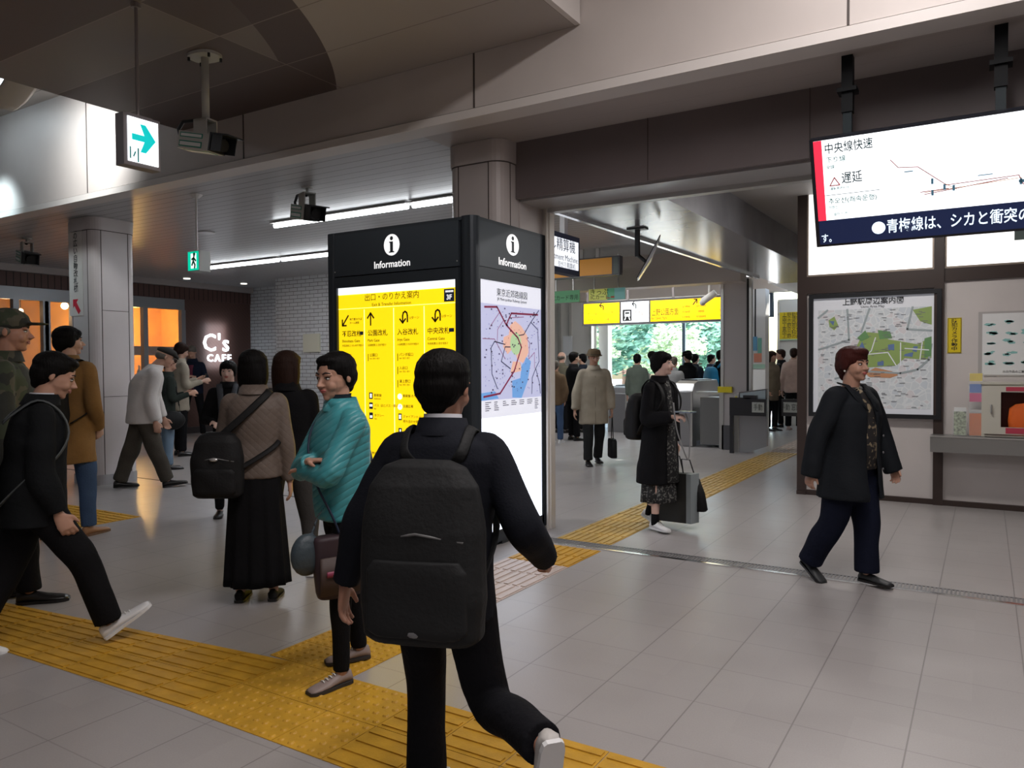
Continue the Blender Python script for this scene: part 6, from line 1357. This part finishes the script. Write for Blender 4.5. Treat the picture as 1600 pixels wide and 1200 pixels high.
# ---- person in a navy jacket looking at hands under the cafe sign
pos = gpos(303, 684); 
p = Person(pos, hgt(pos, 311, 540), -160, 'grey haired person in a navy jacket and maroon shirt looking down near the cafe letters', False, SK2, head=(0, 26), lean=3,
    arms={'l': ((-.35, .25, -1), (.55, .9, .25), None, .8), 'r': ((.35, .25, -1), (-.55, .9, .25), None, .8)}, legs={'l': ((-.14, .0, -1), (-.05, -.05, -1), 10, 0), 'r': ((.14, .1, -1), (.05, .0, -1), 10, 0)})
p.body(); p.hair(HG, 'short'); p.top(NAVYC, .48, 'jacket'); p.trousers(BLKC, (.08, .06, .05, .05)); p.shoes(mat('shoe_maroon', (.09, .02, .02), .4))
h = p.full; MB().rings([[p.B(v) for v in ell(0, .052 * h, z_ * h, .036 * h, .036 * h, 20, 2.2)] for z_ in (.47, .60, .72, .80)]).build('shirt', cloth('maroon', (.09, .02, .035)), p.root, True)

# ---- woman with black hair facing us in a black coat
pos = gpos(360, 806)
p = Person(pos, hgt(pos, 343, 562), -172, 'woman with a black fringe in a black coat facing the camera behind the taupe jacket', True, SKP, head=(4, 0), head_scale=1.0, arms={'l': ((-.25, .1, -1), (.5, .9, -.1), None, .7), 'r': ((.3, .1, -1), (-.5, .9, -.1), None, .7)})
p.body(); p.hair(HB, 'fringe'); p.top(BLKC, .36, 'coat', fold=.004); p.trousers(BLKC, (.08, .06, .05, .05)); p.shoes(DKS, DKS)
h = p.full; MB().tube([p.B(Vector(v) * h) for v in ((-.05, .03, .85), (-.035, .085, .76), (-.03, .098, .62), (-.03, .10, .50))], [(.026, .02)] * 4, 10, ref=(1, 0, 0)).tube([p.B(Vector(v) * h) for v in ((.05, .03, .85), (.035, .085, .76), (.03, .098, .66))], [(.03, .02)] * 3, 10, ref=(1, 0, 0)).build('scarf', cloth('scarf_grey', (.06, .065, .075)), p.root, True)

# ---- woman with a bun, black coat, phone and bags
pos = gpos(1030, 826)
p = Person(pos, hgt(pos, 1025, 548), 128, 'woman with a hair bun and long black coat holding a phone, past the gates', True, SKP, lean=2, head=(-20, -6),
    arms={'r': ((.22, .08, -1), (-.30, .95, .12), (-.2, .95, .1), .8), 'l': ((-.22, -.08, -1), (-.02, .12, -1), None, .9)}, legs={'r': ((.04, .12, -1), (.02, -.02, -1), 8, 0), 'l': ((-.04, -.16, -1), (0, -.42, -1), 4, -22)})
FL = mat('cloth_patterned', (.02, .02, .02), .8); n = NT(FL); n.color(n.mix(n.m('GREATER_THAN', n.noise(55, 1), .58), (.014, .014, .015), (.14, .14, .13)))
p.body(); p.hair(HB, 'bun'); p.skirt(FL, .58, .16, .085, .115, .8, 8, .012, 'dress')
p.top(BLKC, .26, 'coat', widths=[(.26, .128, .108, -.01), (.38, .120, .098, -.006), (.50, .112, .088, 0), (.60, .104, .078, 0), (.70, .104, .074, 0), (.775, .108, .068, -.002), (.81, .092, .058, -.005), (.832, .060, .045, -.008), (.85, .044, .042, -.008)], sleeve=(.068, .062, .058, .052), fold=.004)
h = p.full; MB().rings([[p.B(v) for v in ell(0, y_ * h, z_ * h, .030 * h * a_, .02 * h, 16, 2.2)] for z_, y_, a_ in ((.27, .095, 1.6), (.5, .082, 1.2), (.7, .064, .9), (.80, .044, .9), (.84, .03, .8))]).build('dress_front', FL, p.root, True)
p.shoes(WSH, WSH, 'sneaker')
mb = MB()
for sd in 'lr': an = p.leg[sd][2]; kn = p.leg[sd][1]; mb.tube([an - Z * .02, an.lerp(kn, .22)], .037 * p.k, 14)
mb.build('socks', BLKC, p.root, True)
backpack(p, 'black backpack worn by the woman with the bun', BG, .16, .10, .50, .76, -.09, tag=(.62, mat('badge_silver', (.6, .6, .6), .3, .8), .012, .006))
w_ = p.arm['r'][2] + p.arm['r'][3] * .11 + Vector((0, 0, .035))
ph = MB().box(w_ - Vector((.045, .08, .006)), w_ + Vector((.045, .08, .006))); lan = MB(); lan.tube(*cr([(w_ + Vector(v), .006) for v in ((-.02, -.02, 0), (-.06, .0, -.12), (-.03, .02, -.32), (.0, .03, -.40), (.04, .02, -.34), (.08, -.03, -.14), (.07, -.07, .08))], 5), seg=6)
carried(p, 'phone', 'phone with a hanging grey strap in the hand of the woman with the bun', 'phone', [('phone_body', ph, mat('phone_grey', (.12, .15, .19), .25), False, 0), ('strap', lan, mat('strap_grey', (.20, .20, .20), .6), True, 0)])
w_ = p.arm['l'][2] + p.arm['l'][3] * .10
sb = MB(); sb.prism([w_ + Vector((-.02, -.16, -.62)), w_ + Vector((-.02, .20, -.60)), w_ + Vector((-.02, .18, -.16)), w_ + Vector((-.02, -.14, -.18))], (.10, 0, 0)); hd_ = MB().tube([w_ + Vector((.03, -.08, -.18)), w_ + Vector((.0, -.03, -.02)), w_ + Vector((0, .03, -.02)), w_ + Vector((.03, .1, -.18))], .005, 6)
edge = MB().box(w_ + Vector((-.035, .165, -.60)), w_ + Vector((.085, .215, -.16)))
carried(p, 'shopping_bag', 'black shopping bag with a grey edge carried low by the woman with the bun', 'bag', [('bag_body', sb, mat('bag_dark_paper', (.02, .02, .018), .6), False, 0), ('side_panel', edge, mat('bag_grey_side', (.22, .25, .26), .5), False, 0), ('handles', hd_, BG, True, 0)])
hbm = MB().rings([[w_ + Vector((-.05, .10, 0)) + v for v in ell(0, 0, z_, .05, a_, 18, 3)] for z_, a_ in ((-.50, .17), (-.48, .19), (-.34, .16), (-.22, .10), (-.2, .06))]); hh_ = MB().tube([w_ + Vector((-.05, .04, -.22)), w_ + Vector((-.03, .03, -.05)), w_ + Vector((-.03, .12, -.05)), w_ + Vector((-.05, .17, -.22))], .006, 6)
carried(p, 'handbag', 'small black handbag beside the shopping bag of the woman with the bun', 'bag', [('bag_body', hbm, BG, True, 0), ('handles', hh_, BG, True, 0)])

# ---- woman with reddish hair and a dark jacket at the right
pos = gpos(1327, 913)
p = Person(pos, hgt(pos, 1318, 541), 124, 'older woman with short reddish hair and open dark jacket, in front of the booth', True, SK2, build=1.34, lean=1, head=(6, -3), head_scale=1.06,
    arms={'r': ((.42, -.22, -1), (.16, -.10, -1), None, .6), 'l': ((-.42, .12, -1), (-.16, .30, -1), None, .6)}, legs={'l': ((-.02, .16, -1), (.01, .02, -1), 4, 0), 'r': ((.03, -.14, -1), (.01, -.56, -1), 8, -30)})
p.body(); p.hair(HRD, 'puffy')
JK = cloth('dark_slate', (.011, .013, .016), .75, .2); PB_ = mat('cloth_blouse', (.03, .026, .02), .7); n = NT(PB_); n.color(n.mix(n.m('GREATER_THAN', n.noise(26, 2), .56), (.018, .016, .016), (.24, .19, .12)))
MB().rings([[p.B(v) for v in ell(0, y_ * p.full, z_ * p.full, x_ * p.full, d_ * p.full, 30, 2.2)] for z_, x_, d_, y_ in ((.50, .098, .094, .008), (.60, .100, .096, .008), (.68, .098, .094, .008), (.76, .090, .080, .004), (.81, .070, .058, -.004), (.84, .045, .042, -.004))]).build('blouse', PB_, p.root, True)
def slit(s_, mb): pass
jk = MB(); h = p.full; out, inn = [], []
prof = [(.375, .140, .122, 0), (.46, .134, .116, 0), (.56, .126, .108, 0), (.64, .122, .104, .002), (.72, .124, .102, .004), (.775, .122, .088, 0), (.81, .100, .066, -.006), (.835, .068, .052, -.010)]
for i_, (z_, hx, hy, yo) in enumerate(prof):
    lo, li = [], []; gap = math.radians(30 - i_ * 1.5); N_ = 40
    for j in range(N_):
        a = PI / 2 + gap / 2 + (2 * PI - gap) * j / (N_ - 1)
        for lst, f in ((lo, 1), (li, .90)): lst.append(p.B(Vector((hx * f * h * math.copysign(abs(math.cos(a)) ** .85, math.cos(a)), (yo + hy * f * math.copysign(abs(math.sin(a)) ** .85, math.sin(a))) * h, z_ * h))))
    out.append(lo + li[::-1])
jk.rings(out)
for sd in 'lr':
    sh, e, w2, hd, curl = p.arm[sd]; inn_ = p.B(Vector((0, 0, .80 * h))).lerp(sh, .72); jk.tube(*cr([(inn_, .064), (sh, .076), (sh.lerp(e, .5), .074), (e, .068), (e.lerp(w2, .5), .064), (w2.lerp(e, -.16), .060)]), seg=16)
o = remesh(jk, 'jacket', JK, p.root, .010, 2, fold=.004, seed=31)
for sg in (-1, 1):
    lp = MB(); a = [p.B(Vector((sg * x_, y_, z_)) * h) for x_, y_, z_ in ((.035, -.035, .855), (.058, .02, .848), (.05, .06, .80), (.03, .10, .745))]; lp.tube(a, [(.020, .006), (.028, .007), (.032, .007), (.006, .004)], 10, ref=(sg, .2, .2)); lp.build('lapel', JK, o, True)
mb = MB()
for z_ in (.50, .57, .64): mb.ball(p.B(Vector((-.052, .118, z_)) * h), (.008, .004, .008), 8)
mb.build('buttons', mat('button_grey', (.14, .14, .15), .3), o, True)
p.trousers(cloth('dark_navy_jeans', (.007, .009, .020)), (.098, .078, .070, .072), fold=.004); p.shoes(mat('shoe_dark', (.022, .024, .026), .5), DKS)
MB().ball(p.hp(.36, -.04, -.16), .007, 8).build('earring', mat('pearl', (.7, .68, .62), .2), p.root, True)

# ---- old man in a light trench coat and hat with a briefcase
pos = gpos(928, 726)
TR = cloth('trench', (.34, .30, .235), .8, .2)
p = Person(pos, hgt(pos, 917, 545), 170, 'old man in light trench coat and brown hat carrying a black bag near the gates', False, SK2, head=(-5, 8), lean=2, head_scale=1.02,
    arms={'r': ((.30, .02, -1), (.12, .12, -1), None, .5), 'l': ((-.26, .0, -1), (-.06, .06, -1), None, .9)}, legs={'l': ((-.02, -.14, -1), (.02, -.3, -1), 2, 0), 'r': ((.02, .16, -1), (0, -.02, -1), 2, 0)})
p.body(); p.hair(HG, 'balding'); p.hat('felt', cloth('hat_brown', (.12, .085, .05)))
p.top(TR, .36, 'trench_coat', widths=[(.36, .128, .090, 0), (.48, .122, .086, 0), (.58, .114, .080, 0), (.66, .112, .074, 0), (.73, .116, .076, 0), (.775, .120, .070, -.002), (.81, .100, .058, -.006), (.834, .066, .048, -.010), (.856, .050, .046, -.008)], sleeve=(.070, .064, .060, .054), fold=.004)
h = p.full; MB().tube([p.B(Vector((0, y_, z_)) * h) for y_, z_ in ((.09, .37), (.086, .5), (.078, .66), (.07, .78))], [(.004, .003)] * 4, 6).build('coat_placket', mat('placket', (.2, .17, .13), .8), p.root)
p.trousers(cloth('charcoal_trouser', (.02, .021, .022)), (.088, .074, .068, .066)); p.shoes(DKS, DKS)
w_ = p.arm['l'][2] + p.arm['l'][3] * .09
carried(p, 'briefcase', 'black bag with long handles held low by the old man in the trench coat', 'bag', [('bag_body', MB().rings([[w_ + v for v in ell(0, 0, z_, .05 * a_, .17 * a_, 18, 4)] for z_, a_ in ((-.60, .95), (-.58, 1), (-.36, .96), (-.33, .8))]), BG, True, 0), ('handles', MB().tube([w_ + Vector((0, -.07, -.34)), w_ + Vector((0, -.01, 0)), w_ + Vector((0, .01, 0)), w_ + Vector((0, .07, -.34))], .007, 6), BG, True, 0)])

# ---- people around the gates, further back
def simple(px_, pyf, pyt, face, label, female=False, topm=BLKC, legm=BLKC, hair_=HB, style='short', hatk=None, hatm=None, hem=.46, head=(0, 0), arms=None, legs=None, sk=SK1, lean=0, shoe=DKS, depth=None, build=1.0, skirt=None, lod=None):
    if depth: d = ray(px_, pyf); t = depth / d.y; pos = (d.x * t, depth)
    else: pos = gpos(px_, pyf)
    p = Person(pos, min(1.85, hgt(pos, px_, pyt)), face, label, female, sk, lean=lean, head=head, arms=arms, legs=legs, build=build, lod=lod)
    p.body()
    if hair_: p.hair(hair_, style)
    if hatk: p.hat(hatk, hatm)
    p.top(topm, hem, 'coat' if hem < .44 else 'jacket'); p.trousers(legm); p.shoes(shoe, shoe); return p
pocket = {'r': ((.30, -.15, -1), (-.25, .35, -.8), None, .6), 'l': ((-.3, -.15, -1), (.25, .35, -.8), None, .6)}
phone = {'r': ((.2, .1, -1), (-.2, .9, .3), None, .7), 'l': ((-.2, .1, -1), (.2, .9, .3), None, .7)}
simple(868, 692, 562, 20, 'person in a tan hooded jacket and jeans, partly hidden by the pale pole', topm=cloth('tan_brown', (.13, .085, .05)), legm=DENIM, arms=pocket, shoe=WSH, sk=SK2, hair_=HG)
simple(897, 688, 549, 60, 'man in a black coat with his back turned left of the trench coat man', topm=BLKC, hem=.40, arms=phone)
simple(878, 684, 549, 40, 'bald man behind the tan jacket by the pole', hair_=HG, style='balding', topm=cloth('olive_grey', (.12, .11, .08)), depth=14.6)
simple(911, 680, 552, -60, 'dark haired man seen just behind the brown hat of the old man', topm=cloth('dark_blue', (.02, .025, .035)), depth=15.0)
simple(996, 672, 552, 20, 'person in a grey green jacket seen behind the woman with the bun', topm=cloth('grey_green', (.10, .12, .10)), depth=15.0)
simple(1052, 676, 556, 30, 'person in a pale grey jacket right behind the woman with the bun', topm=cloth('pale_grey', (.26, .26, .26)), hair_=HG, depth=14.2)
simple(1075, 672, 548, -40, 'person in a black bucket hat and black coat behind the steel gate', hatk='felt', hatm=BLKC, topm=BLKC, depth=15.6, arms=phone, head=(0, 15))
simple(1086, 665, 552, 40, 'dark haired man looking right, behind the black hat', topm=cloth('dark_blue'), depth=16.6)
simple(1111, 662, 553, 70, 'person in a navy jacket and white collar walking right outside the gates', topm=cloth('navy_jacket', (.03, .04, .075)), depth=17.9)
pb = simple(1126, 665, 546, 55, 'person with a bright blue backpack near the inner pillar', topm=BLKC, depth=16.4)
backpack(pb, 'bright blue backpack on the person beside the inner pillar', mat('pack_blue', (.01, .23, .45), .5, var=.1), .19, .11, .46, .80, -.085, pocket=True)
simple(1205, 668, 548, 130, 'woman in a brown coat and black boots standing near the far white wall', True, cloth('brown_coat', (.15, .12, .085)), hem=.38, hair_=HBR, style='bob', arms=pocket, sk=SK2, depth=17.2)
simple(1220, 662, 545, -90, 'person in a black coat standing between the brown coat and the pink top', True, BLKC, hair_=HBR, style='short', hem=.40, sk=SK2, depth=18.3)
simple(1240, 672, 543, 10, 'person in a pale pink top and black trousers seen from behind at the booth edge', False, cloth('pale_pink', (.46, .34, .30)), hair_=HBR, shoe=mat('shoe_pink', (.45, .35, .32), .6))
